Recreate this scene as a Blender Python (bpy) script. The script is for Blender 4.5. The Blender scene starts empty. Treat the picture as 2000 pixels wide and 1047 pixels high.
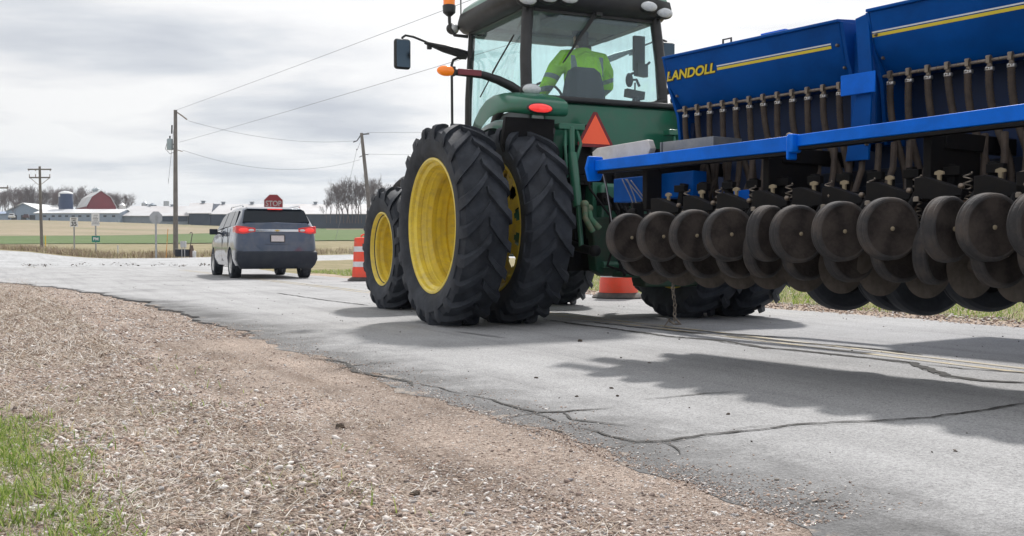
import bpy, bmesh, math, random
import numpy as np
from mathutils import Matrix, Vector
R = math.radians
S = bpy.context.scene
COL = S.collection
# ---------------------------------------------------------------- camera
PIT = R(1.19); CAMH = .8; F = 2000.0
cam = bpy.data.cameras.new('camera'); camo = bpy.data.objects.new('camera', cam); COL.objects.link(camo)
camo.location = (0, 0, CAMH); camo.rotation_euler = (R(90)-PIT, 0, 0)
cam.lens = 36; cam.sensor_width = 36; cam.clip_start = .05; cam.clip_end = 6000
S.camera = camo
# ---------------------------------------------------------------- sky and sun
SUN_EL = R(49); SUN_DIR = Vector((.25, .97, 0)).normalized()
w = bpy.data.worlds.new('World'); S.world = w; w.use_nodes = True
def NT(nt):
    def n(t, **k):
        o = nt.nodes.new(t)
        for a, b in k.items():
            if a.startswith('i_'):
                o.inputs[int(a[2:]) if a[2:].isdigit() else a[2:].replace('_', ' ')].default_value = b
            else: setattr(o, a, b)
        return o
    def l(a, b): nt.links.new(a, b)
    return n, l
def ramp(n, stops, interp='LINEAR'):
    r = n('ShaderNodeValToRGB'); r.color_ramp.interpolation = interp
    e = r.color_ramp.elements
    while len(e) < len(stops): e.new(.5)
    for k, (p, c) in enumerate(stops):
        e[k].position = p; e[k].color = (*c, 1) if not isinstance(c, (int, float)) else (c, c, c, 1)
    return r
nt = w.node_tree; nt.nodes.clear(); n, l = NT(nt)
sky = n('ShaderNodeTexSky', sky_type='NISHITA', sun_disc=False, sun_elevation=SUN_EL, sun_rotation=math.atan2(SUN_DIR.x, SUN_DIR.y), dust_density=2.0)
tc = n('ShaderNodeTexCoord'); sep = n('ShaderNodeSeparateXYZ'); l(tc.outputs['Generated'], sep.inputs[0])
zz = n('ShaderNodeMath', operation='MAXIMUM', i_1=0.0); l(sep.outputs[2], zz.inputs[0])
za = n('ShaderNodeMath', operation='ADD', i_1=.10); l(zz.outputs[0], za.inputs[0])
dv = []
for k in (0, 1):
    d = n('ShaderNodeMath', operation='DIVIDE'); l(sep.outputs[k], d.inputs[0]); l(za.outputs[0], d.inputs[1]); dv.append(d)
cb = n('ShaderNodeCombineXYZ'); l(dv[0].outputs[0], cb.inputs[0]); l(dv[1].outputs[0], cb.inputs[1])
mp = n('ShaderNodeMapping'); mp.inputs['Scale'].default_value = (1.0, 1.3, 1); mp.inputs['Location'].default_value = (3.1, 1.7, .3); mp.inputs['Rotation'].default_value = (0, 0, R(6))
l(cb.outputs[0], mp.inputs[0])
n1 = n('ShaderNodeTexNoise', i_Scale=1.05, i_Detail=9.0, i_Roughness=.52, i_Distortion=.25); l(mp.outputs[0], n1.inputs[0])
n2 = n('ShaderNodeTexNoise', i_Scale=.42, i_Detail=3.0); l(mp.outputs[0], n2.inputs[0])
mx = n('ShaderNodeMix', data_type='FLOAT', i_Factor=.38); l(n1.outputs[0], mx.inputs[2]); l(n2.outputs[0], mx.inputs[3])
cr = ramp(n, [(.34, (.56, .59, .65)), (.42, (.71, .735, .775)), (.48, (.86, .865, .88)), (.54, (.955, .955, .955))]); l(mx.outputs[0], cr.inputs[0])
# low blue-white band near the horizon
hz = ramp(n, [(0.0, (.80,)*3), (.035, (.25,)*3), (.12, (0,)*3)]); l(zz.outputs[0], hz.inputs[0])
hm = n('ShaderNodeMix', data_type='RGBA', i_B=(.66, .76, .86, 1)); l(hz.outputs[0], hm.inputs[0]); l(cr.outputs[0], hm.inputs[6]); hm.inputs[7].default_value = (.68, .77, .86, 1)
# thick cloud lets through more light round the sun
dt = n('ShaderNodeVectorMath', operation='DOT_PRODUCT'); l(tc.outputs['Generated'], dt.inputs[0])
sv = (SUN_DIR*math.cos(SUN_EL)+Vector((0, 0, math.sin(SUN_EL)))).normalized(); dt.inputs[1].default_value = sv
gl = ramp(n, [(.55, .98), (.8, 1.10), (1.0, 1.55)]); l(dt.outputs['Value'], gl.inputs[0])
cm = n('ShaderNodeMix', data_type='RGBA', blend_type='MULTIPLY'); cm.inputs[0].default_value = 1; l(hm.outputs[2], cm.inputs[6]); l(gl.outputs[0], cm.inputs[7])
sc = n('ShaderNodeVectorMath', operation='SCALE'); sc.inputs['Scale'].default_value = 10.0; l(cm.outputs[2], sc.inputs[0])
sm = n('ShaderNodeMix', data_type='RGBA'); sm.inputs[0].default_value = .95; l(sky.outputs[0], sm.inputs[6]); l(sc.outputs[0], sm.inputs[7])
bg = n('ShaderNodeBackground'); bg.inputs[1].default_value = .1; l(sm.outputs[2], bg.inputs[0])
wo = n('ShaderNodeOutputWorld'); l(bg.outputs[0], wo.inputs[0])
sl = bpy.data.lights.new('sun', 'SUN'); sl.energy = 4.3; sl.angle = R(3.6); sl.color = (1, .965, .92)
so = bpy.data.objects.new('sun', sl); COL.objects.link(so); so.location = (0, 0, 60)
so.rotation_euler = (-sv).to_track_quat('-Z', 'Y').to_euler()
S.view_settings.view_transform = 'Standard'; S.view_settings.look = 'None'; S.view_settings.exposure = 0.0; S.view_settings.gamma = 1
# ---------------------------------------------------------------- helpers
random.seed(7); rng = np.random.default_rng(7)
def mat(name, col, rough=.6, metal=0., var=.12, scale=6., bump=0., bscale=60., dirt=None, dscale=2., damt=.5, coat=0., emis=None, rvar=.08, dlow=None, spec=.5):
    m = bpy.data.materials.new(name); m.use_nodes = True; nt = m.node_tree; n, l = NT(nt)
    b = nt.nodes['Principled BSDF']
    tc = n('ShaderNodeTexCoord')
    no = n('ShaderNodeTexNoise', i_Scale=scale, i_Detail=6.0, i_Roughness=.6); l(tc.outputs['Object'], no.inputs[0])
    c0 = tuple(max(0, c*(1-var)) for c in col); c1 = tuple(min(1, c*(1+var)) for c in col)
    r = ramp(n, [(.3, c0), (.7, c1)]); l(no.outputs[0], r.inputs[0]); out = r.outputs[0]
    if dirt:
        nd = n('ShaderNodeTexNoise', i_Scale=dscale, i_Detail=8.0, i_Roughness=.68); l(tc.outputs['Object'], nd.inputs[0])
        rd = ramp(n, [(.42, 0), (.68, damt)]); l(nd.outputs[0], rd.inputs[0])
        fac = rd.outputs[0]
        if dlow is not None:   # road dirt thrown up: more of it low on the thing
            sp = n('ShaderNodeSeparateXYZ'); l(tc.outputs['Object'], sp.inputs[0])
            mr = n('ShaderNodeMapRange'); mr.inputs[1].default_value = dlow[0]; mr.inputs[2].default_value = dlow[1]; mr.inputs[3].default_value = 1; mr.inputs[4].default_value = 0
            l(sp.outputs[2], mr.inputs[0])
            ad = n('ShaderNodeMath', operation='MAXIMUM'); l(fac, ad.inputs[0])
            mu = n('ShaderNodeMath', operation='MULTIPLY', i_1=damt); l(mr.outputs[0], mu.inputs[0]); l(mu.outputs[0], ad.inputs[1]); fac = ad.outputs[0]
        mi = n('ShaderNodeMix', data_type='RGBA'); l(fac, mi.inputs[0]); l(out, mi.inputs[6]); mi.inputs[7].default_value = (*dirt, 1); out = mi.outputs[2]
    l(out, b.inputs['Base Color'])
    rr = n('ShaderNodeMapRange'); rr.inputs[3].default_value = max(.02, rough-rvar); rr.inputs[4].default_value = min(1, rough+rvar)
    l(no.outputs[0], rr.inputs[0]); l(rr.outputs[0], b.inputs['Roughness'])
    b.inputs['Metallic'].default_value = metal; b.inputs['Specular IOR Level'].default_value = spec; b.inputs['Coat Weight'].default_value = coat; b.inputs['Coat Roughness'].default_value = .08
    if bump:
        nb = n('ShaderNodeTexNoise', i_Scale=bscale, i_Detail=5.0); l(tc.outputs['Object'], nb.inputs[0])
        bp = n('ShaderNodeBump', i_Strength=bump, i_Distance=.01); l(nb.outputs[0], bp.inputs['Height']); l(bp.outputs[0], b.inputs['Normal'])
    if emis:
        b.inputs['Emission Color'].default_value = (*emis[0], 1); b.inputs['Emission Strength'].default_value = emis[1]
    return m
def glassmat(name, tint, gloss=.1, haze=.06, hcol=(.5, .6, .68)):
    m = bpy.data.materials.new(name); m.use_nodes = True; nt = m.node_tree; nt.nodes.clear(); n, l = NT(nt)
    t = n('ShaderNodeBsdfTransparent'); t.inputs[0].default_value = (*tint, 1)
    g = n('ShaderNodeBsdfGlossy'); g.inputs['Roughness'].default_value = .03
    d = n('ShaderNodeBsdfDiffuse'); d.inputs[0].default_value = (*hcol, 1)
    tc = n('ShaderNodeTexCoord'); mpp = n('ShaderNodeMapping'); mpp.inputs['Scale'].default_value = (9, 9, 1.2); l(tc.outputs['Object'], mpp.inputs[0])
    no = n('ShaderNodeTexNoise', i_Scale=1.5, i_Detail=6.0); l(mpp.outputs[0], no.inputs[0])
    rd = ramp(n, [(.4, haze*.6), (.75, haze*2.2)]); l(no.outputs[0], rd.inputs[0])
    m0 = n('ShaderNodeMixShader'); l(rd.outputs[0], m0.inputs[0]); l(t.outputs[0], m0.inputs[1]); l(d.outputs[0], m0.inputs[2])
    ge = n('ShaderNodeNewGeometry'); io = n('ShaderNodeMath', operation='MULTIPLY_ADD', i_1=-.7603, i_2=1.45); l(ge.outputs['Backfacing'], io.inputs[0]); fr = n('ShaderNodeFresnel'); l(io.outputs[0], fr.inputs[0]); ad = n('ShaderNodeMath', operation='ADD', i_1=gloss*.3); l(fr.outputs[0], ad.inputs[0])
    m1 = n('ShaderNodeMixShader'); l(ad.outputs[0], m1.inputs[0]); l(m0.outputs[0], m1.inputs[1]); l(g.outputs[0], m1.inputs[2])
    o = n('ShaderNodeOutputMaterial'); l(m1.outputs[0], o.inputs[0]); return m
class MB:
    def __init__(s): s.v = []; s.f = []
    def add(s, vs, fs):
        o = len(s.v); s.v += [tuple(v) for v in vs]; s.f += [tuple(i+o for i in f) for f in fs]; return s
    def box(s, c, d, rot=None, taper=None):
        vs = []
        for z in (-1, 1):
            k = taper if (taper and z > 0) else 1
            for y in (-1, 1):
                for x in (-1, 1):
                    p = Vector((x*d[0]/2*k, y*d[1]/2*k, z*d[2]/2))
                    if rot is not None: p = rot @ p
                    vs.append(Vector(c)+p)
        return s.add(vs, [(0, 2, 3, 1), (4, 5, 7, 6), (0, 1, 5, 4), (2, 6, 7, 3), (0, 4, 6, 2), (1, 3, 7, 5)])
    def tube(s, pts, r, k=8, cap=True, sy=1.):
        pts = [Vector(p) for p in pts]; m = len(pts)
        rs = r if isinstance(r, (list, tuple)) else [r]*m
        d0 = (pts[1]-pts[0]).normalized(); a = d0.orthogonal().normalized(); vs = []
        for i, p in enumerate(pts):
            d = ((pts[min(i+1, m-1)]-p).normalized()+(p-pts[max(i-1, 0)]).normalized())
            d = d.normalized() if d.length > 1e-6 else d0
            a = (a-d*a.dot(d)).normalized(); b = d.cross(a)
            for j in range(k):
                t = 2*math.pi*j/k; vs.append(p+a*math.cos(t)*rs[i]+b*math.sin(t)*rs[i]*sy)
        fs = [(i*k+j, i*k+(j+1) % k, (i+1)*k+(j+1) % k, (i+1)*k+j) for i in range(m-1) for j in range(k)]
        if cap: fs += [tuple(range(k))[::-1], tuple(range((m-1)*k, m*k))]
        return s.add(vs, fs)
    def lathe(s, prof, M=None, k=32, cap=True):      # prof: (radius, height along local z)
        M = M or Matrix(); vs = []
        for r, h in prof:
            for j in range(k):
                t = 2*math.pi*j/k; vs.append(M @ Vector((r*math.cos(t), r*math.sin(t), h)))
        m = len(prof); fs = [(i*k+j, i*k+(j+1) % k, (i+1)*k+(j+1) % k, (i+1)*k+j) for i in range(m-1) for j in range(k)]
        if cap: fs += [tuple(range(k))[::-1], tuple(range((m-1)*k, m*k))]
        return s.add(vs, fs)
    def prism(s, poly, M, d):
        k = len(poly); vs = [M @ Vector((x, y, 0)) for x, y in poly]+[M @ Vector((x, y, d)) for x, y in poly]
        return s.add(vs, [tuple(range(k))[::-1], tuple(range(k, 2*k))]+[(i, (i+1) % k, k+(i+1) % k, k+i) for i in range(k)])
    def ball(s, c, r, k=16, m=10, rot=None):
        if isinstance(r, (int, float)): r = (r, r, r)
        vs = []
        for i in range(1, m):
            a = math.pi*i/m
            for j in range(k):
                t = 2*math.pi*j/k; p = Vector((r[0]*math.sin(a)*math.cos(t), r[1]*math.sin(a)*math.sin(t), r[2]*math.cos(a)))
                if rot is not None: p = rot @ p
                vs.append(Vector(c)+p)
        fs = [((i)*k+j, (i+1)*k+j, (i+1)*k+(j+1) % k, i*k+(j+1) % k) for i in range(m-2) for j in range(k)]
        fs += [tuple(range(k)), tuple(range((m-2)*k, (m-1)*k))[::-1]]
        return s.add(vs, fs)
    def loft(s, rings, cap=True):
        k = len(rings[0]); vs = [p for r in rings for p in r]; m = len(rings)
        fs = [(i*k+j, i*k+(j+1) % k, (i+1)*k+(j+1) % k, (i+1)*k+j) for i in range(m-1) for j in range(k)]
        if cap: fs += [tuple(range(k))[::-1], tuple(range((m-1)*k, m*k))]
        return s.add(vs, fs)
    def sheet(s, rows):
        k = len(rows[0]); vs = [p for r in rows for p in r]
        return s.add(vs, [(i*k+j, i*k+j+1, (i+1)*k+j+1, (i+1)*k+j) for i in range(len(rows)-1) for j in range(k-1)])
    def build(s, name, m, parent=None, smooth=True, ang=38, bevel=0, recalc=True, seg=2):
        me = bpy.data.meshes.new(name); me.from_pydata(s.v, [], s.f)
        if recalc:
            b = bmesh.new(); b.from_mesh(me); bmesh.ops.recalc_face_normals(b, faces=b.faces); b.to_mesh(me); b.free()
        if smooth:
            me.polygons.foreach_set('use_smooth', [True]*len(me.polygons)); me.set_sharp_from_angle(angle=R(ang))
        for q in (m if isinstance(m, (list, tuple)) else [m]): me.materials.append(q)
        o = bpy.data.objects.new(name, me); COL.objects.link(o)
        if parent is not None: o.parent = parent
        if bevel:
            bv = o.modifiers.new('bevel', 'BEVEL'); bv.width = bevel; bv.segments = seg; bv.limit_method = 'ANGLE'; bv.angle_limit = R(40)
        me.update(); return o
def tag(o, label=None, cat=None, group=None, kind=None):
    if label: o['label'] = label
    if cat: o['category'] = cat
    if group: o['group'] = group
    if kind: o['kind'] = kind
    return o
def empty(name, loc, rz=0, label=None, cat=None, group=None):
    o = bpy.data.objects.new(name, None); COL.objects.link(o); o.location = loc; o.rotation_euler = (0, 0, rz); o.empty_display_size = .3
    return tag(o, label, cat, group)
def copy_tree(o, parent=None, loc=None, rot=None, scale=None, label=None):
    c = o.copy(); COL.objects.link(c); c.parent = parent
    if loc is not None: c.location = loc
    if rot is not None: c.rotation_euler = rot
    if scale is not None: c.scale = scale
    if label: c['label'] = label
    for ch in list(o.children): copy_tree(ch, c)
    return c
def Mx(o, x, y, z): # matrix from origin and axes
    return Matrix(((x[0], y[0], z[0], o[0]), (x[1], y[1], z[1], o[1]), (x[2], y[2], z[2], o[2]), (0, 0, 0, 1)))
def AX(o, z):        # any frame with local z along z
    z = Vector(z).normalized(); x = z.orthogonal().normalized(); return Mx(o, x, z.cross(x), z)
def text(name, s, size, m, parent, M, ext=.001, shear=0., bold=0., width=None):
    cu = bpy.data.curves.new(name, 'FONT'); cu.body = s; cu.size = size; cu.extrude = ext; cu.shear = shear; cu.offset = bold
    cu.align_x = 'CENTER'; cu.align_y = 'CENTER'
    t = bpy.data.objects.new('t', cu); COL.objects.link(t); dg = bpy.context.evaluated_depsgraph_get()
    me = bpy.data.meshes.new_from_object(t.evaluated_get(dg)); bpy.data.objects.remove(t)
    if width:
        xs = [v.co.x for v in me.vertices]; k = width/(max(xs)-min(xs)); me.transform(Matrix.Diagonal((k, 1, 1, 1)))
    me.transform(M); me.name = name; me.materials.clear(); me.materials.append(m)
    o = bpy.data.objects.new(name, me); COL.objects.link(o); o.parent = parent; return o
# picture <-> place: where a line of sight meets a depth, the ground, or a plane
FW = Vector((0, math.cos(PIT), -math.sin(PIT))); UP = Vector((0, math.sin(PIT), math.cos(PIT))); C0 = Vector((0, 0, CAMH))
def ray(x, y): return FW+Vector((1, 0, 0))*(x-1000)/F+UP*(523.5-y)/F
def P(x, y, Y): d = ray(x, y); return C0+d*(Y/d.y)
def ss(a): a = min(1, max(0, a)); return a*a*(3-2*a)
def H(X, Y):
    if Y <= 38: return 0.
    yr = 74+1.35*min(60, max(0, -X-24))
    et = 9.6-2.9*ss((X+175)/120)
    q = min(1, max(0, (Y-yr)/(345-yr))); e = et*(q*q*.25+q*.75) if Y < 345 else et
    e += .1*ss((Y-40)/20)+.55*ss((-X-21)/15)*ss((Y-38)/22)*(1-.6*ss((Y-75)/25))
    return e
def hit(x, y, Ymax=900):
    d = ray(x, y)
    if d.z < -.0205:
        p = C0+d*(CAMH/-d.z); return Vector((p.x, p.y, H(p.x, p.y)))
    f = lambda Y: C0.z+d.z*(Y/d.y)-H(d.x*Y/d.y, Y)
    Y = 36.
    while Y < Ymax:
        if f(Y) <= 0:
            a, b = Y/1.04, Y
            for _ in range(10):
                c = (a+b)/2
                if f(c) <= 0: b = c
                else: a = c
            p = C0+d*(b/d.y); return Vector((p.x, p.y, H(p.x, p.y)))
        Y *= 1.04
    p = C0+d*(Ymax/d.y); return Vector((p.x, p.y, H(p.x, p.y)))
NX, NY = math.cos(R(27)), math.sin(R(27))
def NTp(a, t, z=0): return (NX*a-NY*t, NY*a+NX*t, z)       # a: metres right of the camera across the road, t: along it
# ---------------------------------------------------------------- ground
def groundmat(name, stops, sc1, sc2, bump=.6, bs=40, stretch=(1, 1, 1), rough=.95, dist=.03, speck=None):
    m = bpy.data.materials.new(name); m.use_nodes = True; nt = m.node_tree; n, l = NT(nt); b = nt.nodes['Principled BSDF']
    tc = n('ShaderNodeTexCoord'); mp = n('ShaderNodeMapping'); mp.inputs['Scale'].default_value = stretch; l(tc.outputs['Object'], mp.inputs[0])
    a = n('ShaderNodeTexNoise', i_Scale=sc1, i_Detail=8.0, i_Roughness=.65); l(mp.outputs[0], a.inputs[0])
    c = n('ShaderNodeTexNoise', i_Scale=sc2, i_Detail=6.0, i_Roughness=.7); l(mp.outputs[0], c.inputs[0])
    mx = n('ShaderNodeMix', data_type='FLOAT', i_Factor=.5); l(a.outputs[0], mx.inputs[2]); l(c.outputs[0], mx.inputs[3])
    r = ramp(n, stops); l(mx.outputs[0], r.inputs[0]); out = r.outputs[0]
    l(out, b.inputs['Base Color']); b.inputs['Roughness'].default_value = rough; b.inputs['Specular IOR Level'].default_value = .2
    nb = n('ShaderNodeTexNoise', i_Scale=bs, i_Detail=6.0, i_Roughness=.7); l(tc.outputs['Object'], nb.inputs[0])
    bp = n('ShaderNodeBump', i_Strength=bump, i_Distance=dist); l(nb.outputs[0], bp.inputs['Height']); l(bp.outputs[0], b.inputs['Normal'])
    return m
M_ground = groundmat('verge_earth', [(.34, (.10, .13, .035)), (.45, (.20, .18, .09)), (.55, (.30, .25, .16)), (.68, (.36, .31, .22))], .6, 7)
M_tan = groundmat('stubble', [(.36, (.15, .165, .07)), (.44, (.225, .20, .125)), (.54, (.30, .245, .17)), (.68, (.36, .30, .22))], .05, .9, stretch=(.35, 1.4, 1), bs=3)
M_green = groundmat('young_crop', [(.3, (.07, .115, .035)), (.5, (.10, .148, .05)), (.7, (.15, .18, .08))], .15, 2.5, bs=6)
def axis(*segs):
    out = []
    for a, b, k in segs: out += list(np.linspace(a, b, k, endpoint=False))
    return out+[segs[-1][1]]
g = MB(); ys = axis((-60, 0, 6), (0, 40, 20), (40, 130, 60), (130, 350, 60), (350, 900, 12), (900, 3500, 4)); xs = axis((-3000, -500, 5), (-500, -120, 30), (-120, 10, 100), (10, 200, 20), (200, 3000, 6))
g.sheet([[(x, y, H(x, y)-.06) for x in xs] for y in ys])
tag(g.build('ground', M_ground, recalc=False), kind='structure')
def band(name, m, cols, rows, lift):
    b = MB(); rr = [[] for _ in range(rows+1)]
    for x, y0, y1 in cols:
        for k in range(rows+1):
            y = y0+(y1-y0)*k/rows; p = hit(x, y); p.z += lift; rr[k].append(p)
    b.sheet(rr); return tag(b.build(name, m, recalc=False), kind='structure')
def lerp_tab(tab, x):
    if x <= tab[0][0]: return tab[0][1]
    for (a, b), (c, d) in zip(tab, tab[1:]):
        if x <= c: return b+(d-b)*(x-a)/(c-a)
    return tab[-1][1]
XS = list(range(-420, 1500, 24))
lo_ = [(-400, 478), (0, 477), (90, 476), (300, 476), (415, 475), (640, 470), (1500, 470)]
mi_ = [(-400, 463), (0, 461.5), (250, 460), (415, 456), (560, 449), (640, 446), (1500, 444)]
to_ = [(-400, 427), (0, 427), (230, 429), (420, 433), (640, 441), (1500, 441)]
band('stubble_field', M_tan, [(x, lerp_tab(mi_, x)-.05, lerp_tab(to_, x)) for x in XS], 24, .06)
band('crop_field', M_green, [(x, lerp_tab(lo_, x), lerp_tab(mi_, x)) for x in XS], 8, .05)
# ---------------------------------------------------------------- road
def roadmat(name, base, edge=True):
    m = bpy.data.materials.new(name); m.use_nodes = True; nt = m.node_tree; n, l = NT(nt); b = nt.nodes['Principled BSDF']
    tc = n('ShaderNodeTexCoord')
    fine = n('ShaderNodeTexVoronoi', i_Scale=110.0); l(tc.outputs['Object'], fine.inputs[0])
    f2 = n('ShaderNodeTexNoise', i_Scale=240.0, i_Detail=3.0); l(tc.outputs['Object'], f2.inputs[0])
    big = n('ShaderNodeTexNoise', i_Scale=.7, i_Detail=7.0, i_Roughness=.6); l(tc.outputs['Object'], big.inputs[0])
    rt = n('ShaderNodeMapping', vector_type='TEXTURE'); rt.inputs['Rotation'].default_value = (0, 0, R(27)); rt.inputs['Scale'].default_value = (1/4.2, 1/.22, 1); l(tc.outputs['Object'], rt.inputs[0])
    st = n('ShaderNodeTexNoise', i_Scale=1.0, i_Detail=6.0, i_Roughness=.6); l(rt.outputs[0], st.inputs[0])
    r0 = ramp(n, [(.3, tuple(c*.80 for c in base)), (.5, base), (.72, tuple(min(1, c*1.13) for c in base))]); l(big.outputs[0], r0.inputs[0])
    r1 = ramp(n, [(.32, .84), (.5, 1.0), (.7, 1.07)]); l(st.outputs[0], r1.inputs[0])
    m1 = n('ShaderNodeMix', data_type='RGBA', blend_type='MULTIPLY'); m1.inputs[0].default_value = 1; l(r0.outputs[0], m1.inputs[6]); l(r1.outputs[0], m1.inputs[7])
    rc = ramp(n, [(0, .60), (.3, .86), (.55, 1.0), (1, 1.25)]); l(fine.outputs['Color'], rc.inputs[0])
    m2 = n('ShaderNodeMix', data_type='RGBA', blend_type='MULTIPLY'); m2.inputs[0].default_value = .8; l(m1.outputs[2], m2.inputs[6]); l(rc.outputs[0], m2.inputs[7])
    rf = ramp(n, [(.34, .50), (.45, .97), (.6, 1.08)]); l(f2.outputs[0], rf.inputs[0])
    m3 = n('ShaderNodeMix', data_type='RGBA', blend_type='MULTIPLY'); m3.inputs[0].default_value = .8; l(m2.outputs[2], m3.inputs[6]); l(rf.outputs[0], m3.inputs[7])
    f3 = n('ShaderNodeTexNoise', i_Scale=55.0, i_Detail=4.0, i_Roughness=.75); l(tc.outputs['Object'], f3.inputs[0]); r3 = ramp(n, [(.31, .45), (.41, .96), (.55, 1.0), (.68, 1.14)]); l(f3.outputs[0], r3.inputs[0])
    m6 = n('ShaderNodeMix', data_type='RGBA', blend_type='MULTIPLY'); m6.inputs[0].default_value = .9; l(m3.outputs[2], m6.inputs[6]); l(r3.outputs[0], m6.inputs[7])
    out = m6.outputs[2]
    if edge:
        dt = n('ShaderNodeAttribute', attribute_name='edge'); 
        ed = n('ShaderNodeTexNoise', i_Scale=2.2, i_Detail=8.0, i_Roughness=.7); l(tc.outputs['Object'], ed.inputs[0])
        ma = n('ShaderNodeMath', operation='MULTIPLY_ADD', i_1=-1.3, i_2=.65); l(ed.outputs[0], ma.inputs[0])
        ad = n('ShaderNodeMath', operation='ADD'); l(dt.outputs['Fac'], ad.inputs[0]); l(ma.outputs[0], ad.inputs[1])
        re = ramp(n, [(0, .42), (.25, .40), (.32, .66), (.38, .90), (.45, 1.0)]); mr = n('ShaderNodeMapRange'); mr.inputs[1].default_value = 1.35; mr.inputs[2].default_value = 5.; l(ad.outputs[0], mr.inputs[0]); l(mr.outputs[0], re.inputs[0])
        m4 = n('ShaderNodeMix', data_type='RGBA', blend_type='MULTIPLY'); m4.inputs[0].default_value = 1; l(out, m4.inputs[6]); l(re.outputs[0], m4.inputs[7])
        # gravel dust dragged onto the broken edge
        ds = n('ShaderNodeTexNoise', i_Scale=9.0, i_Detail=8.0, i_Roughness=.75); l(tc.outputs['Object'], ds.inputs[0])
        a2 = n('ShaderNodeMath', operation='MULTIPLY_ADD', i_1=1.0, i_2=-.5); l(ds.outputs[0], a2.inputs[0]); a3 = n('ShaderNodeMath', operation='ADD'); l(ad.outputs[0], a3.inputs[0]); l(a2.outputs[0], a3.inputs[1])
        rd = ramp(n, [(0, .9), (.5, .75), (.62, 0)]); mr2 = n('ShaderNodeMapRange'); mr2.inputs[1].default_value = 1.5; mr2.inputs[2].default_value = 2.42; l(a3.outputs[0], mr2.inputs[0]); l(mr2.outputs[0], rd.inputs[0])
        m5 = n('ShaderNodeMix', data_type='RGBA'); l(rd.outputs[0], m5.inputs[0]); l(m4.outputs[2], m5.inputs[6]); m5.inputs[7].default_value = (.36, .30, .25, 1); out = m5.outputs[2]
    l(out, b.inputs['Base Color']); b.inputs['Roughness'].default_value = .82; b.inputs['Specular IOR Level'].default_value = .35
    ab = n('ShaderNodeMath', operation='ADD'); l(fine.outputs['Distance'], ab.inputs[0]); l(f2.outputs[0], ab.inputs[1])
    bp = n('ShaderNodeBump', i_Strength=.75, i_Distance=.006); l(ab.outputs[0], bp.inputs['Height']); l(bp.outputs[0], b.inputs['Normal'])
    return m
M_road = roadmat('asphalt', (.378, .378, .384)); M_road2 = roadmat('asphalt_cross', (.42, .425, .435), False)
LE = [(-12, 2.1), (10, 2.08), (15, 2.0), (18, 1.75), (20.9, 1.4), (23.5, .85), (26.3, .1), (30, -2), (34, -6), (38, -13), (41, -24), (43, -42)]
RE = [(-12, 9.05), (10, 9.05), (16, 8.85), (22, 8.25), (28, 7.95), (34, 8.2), (40, 9.0), (43, 10)]
ts = axis((-12, 1, 12), (1, 14, 220), (14, 30, 160), (30, 43, 40)); rows = []
for t in ts:
    a = lerp_tab(LE, t); b = lerp_tab(RE, t)
    near = ss((t-7)/4)*.8+.2
    jit = near*0+.05*math.sin(t*2.1)+.035*math.sin(t*5.3+1)+.03*math.sin(t*11.7)+random.uniform(-.022, .022)
    if 14 < t < 27: jit += .05*math.sin(t*3.7)+.06*(random.random() < .12)
    if t > 30: jit = 0
    jr = .05*math.sin(t*1.7)+.03*math.sin(t*4.9)
    a += jit; b += jr
    row = [NTp(a-.012, t, -.03)]
    for q in [0, .02, .06, .12, .25, .5, .75, 1]:
        nn = a+(b-a)*q; p = NTp(nn, t); row.append((p[0], p[1], H(p[0], p[1])+.004+.02*(1-((q-.5)*2)**2)))
    row.append(NTp(b+.03, t, -.03)); rows.append(row)
rd = MB(); rd.sheet(rows); ro = tag(rd.build('road', M_road, recalc=False, smooth=False), kind='structure')
at = ro.data.attributes.new('edge', 'FLOAT', 'POINT'); EV = []
for t in ts:   # metres from the broken left edge
    a_, b_ = lerp_tab(LE, t), lerp_tab(RE, t); EV += [2.1]+[2.1+(b_-a_)*q+.9*ss((t-14)/8) for q in [0, .02, .06, .12, .25, .5, .75, 1]]+[9]
at.data.foreach_set('value', EV)
ny = [(-400, 560), (0, 524), (57, 519), (412, 519), (500, 513), (620, 507), (700, 505), (1500, 498)]
fy = [(-400, 487.5), (0, 487.2), (57, 490.5), (111, 497), (164, 502), (214, 504.6), (344, 503.8), (412, 502), (520, 499.5), (700, 496), (1500, 489)]
b = MB(); rr = [[] for _ in range(9)]
for x in range(-400, 1500, 12):
    for k in range(9):
        y0 = lerp_tab(ny, x)+random.uniform(-.25, .25); y1 = lerp_tab(fy, x)+random.uniform(-.15, .15)
        p0 = hit(x, y0); p1 = hit(x, y1); q = p0.lerp(p1, k/8); q.z = H(q.x, q.y)+(.03 if 0 < k < 8 else -.06); rr[k].append(q)
b.sheet(rr); tag(b.build('cross_road', M_road2, recalc=False, smooth=False), kind='structure')
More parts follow.
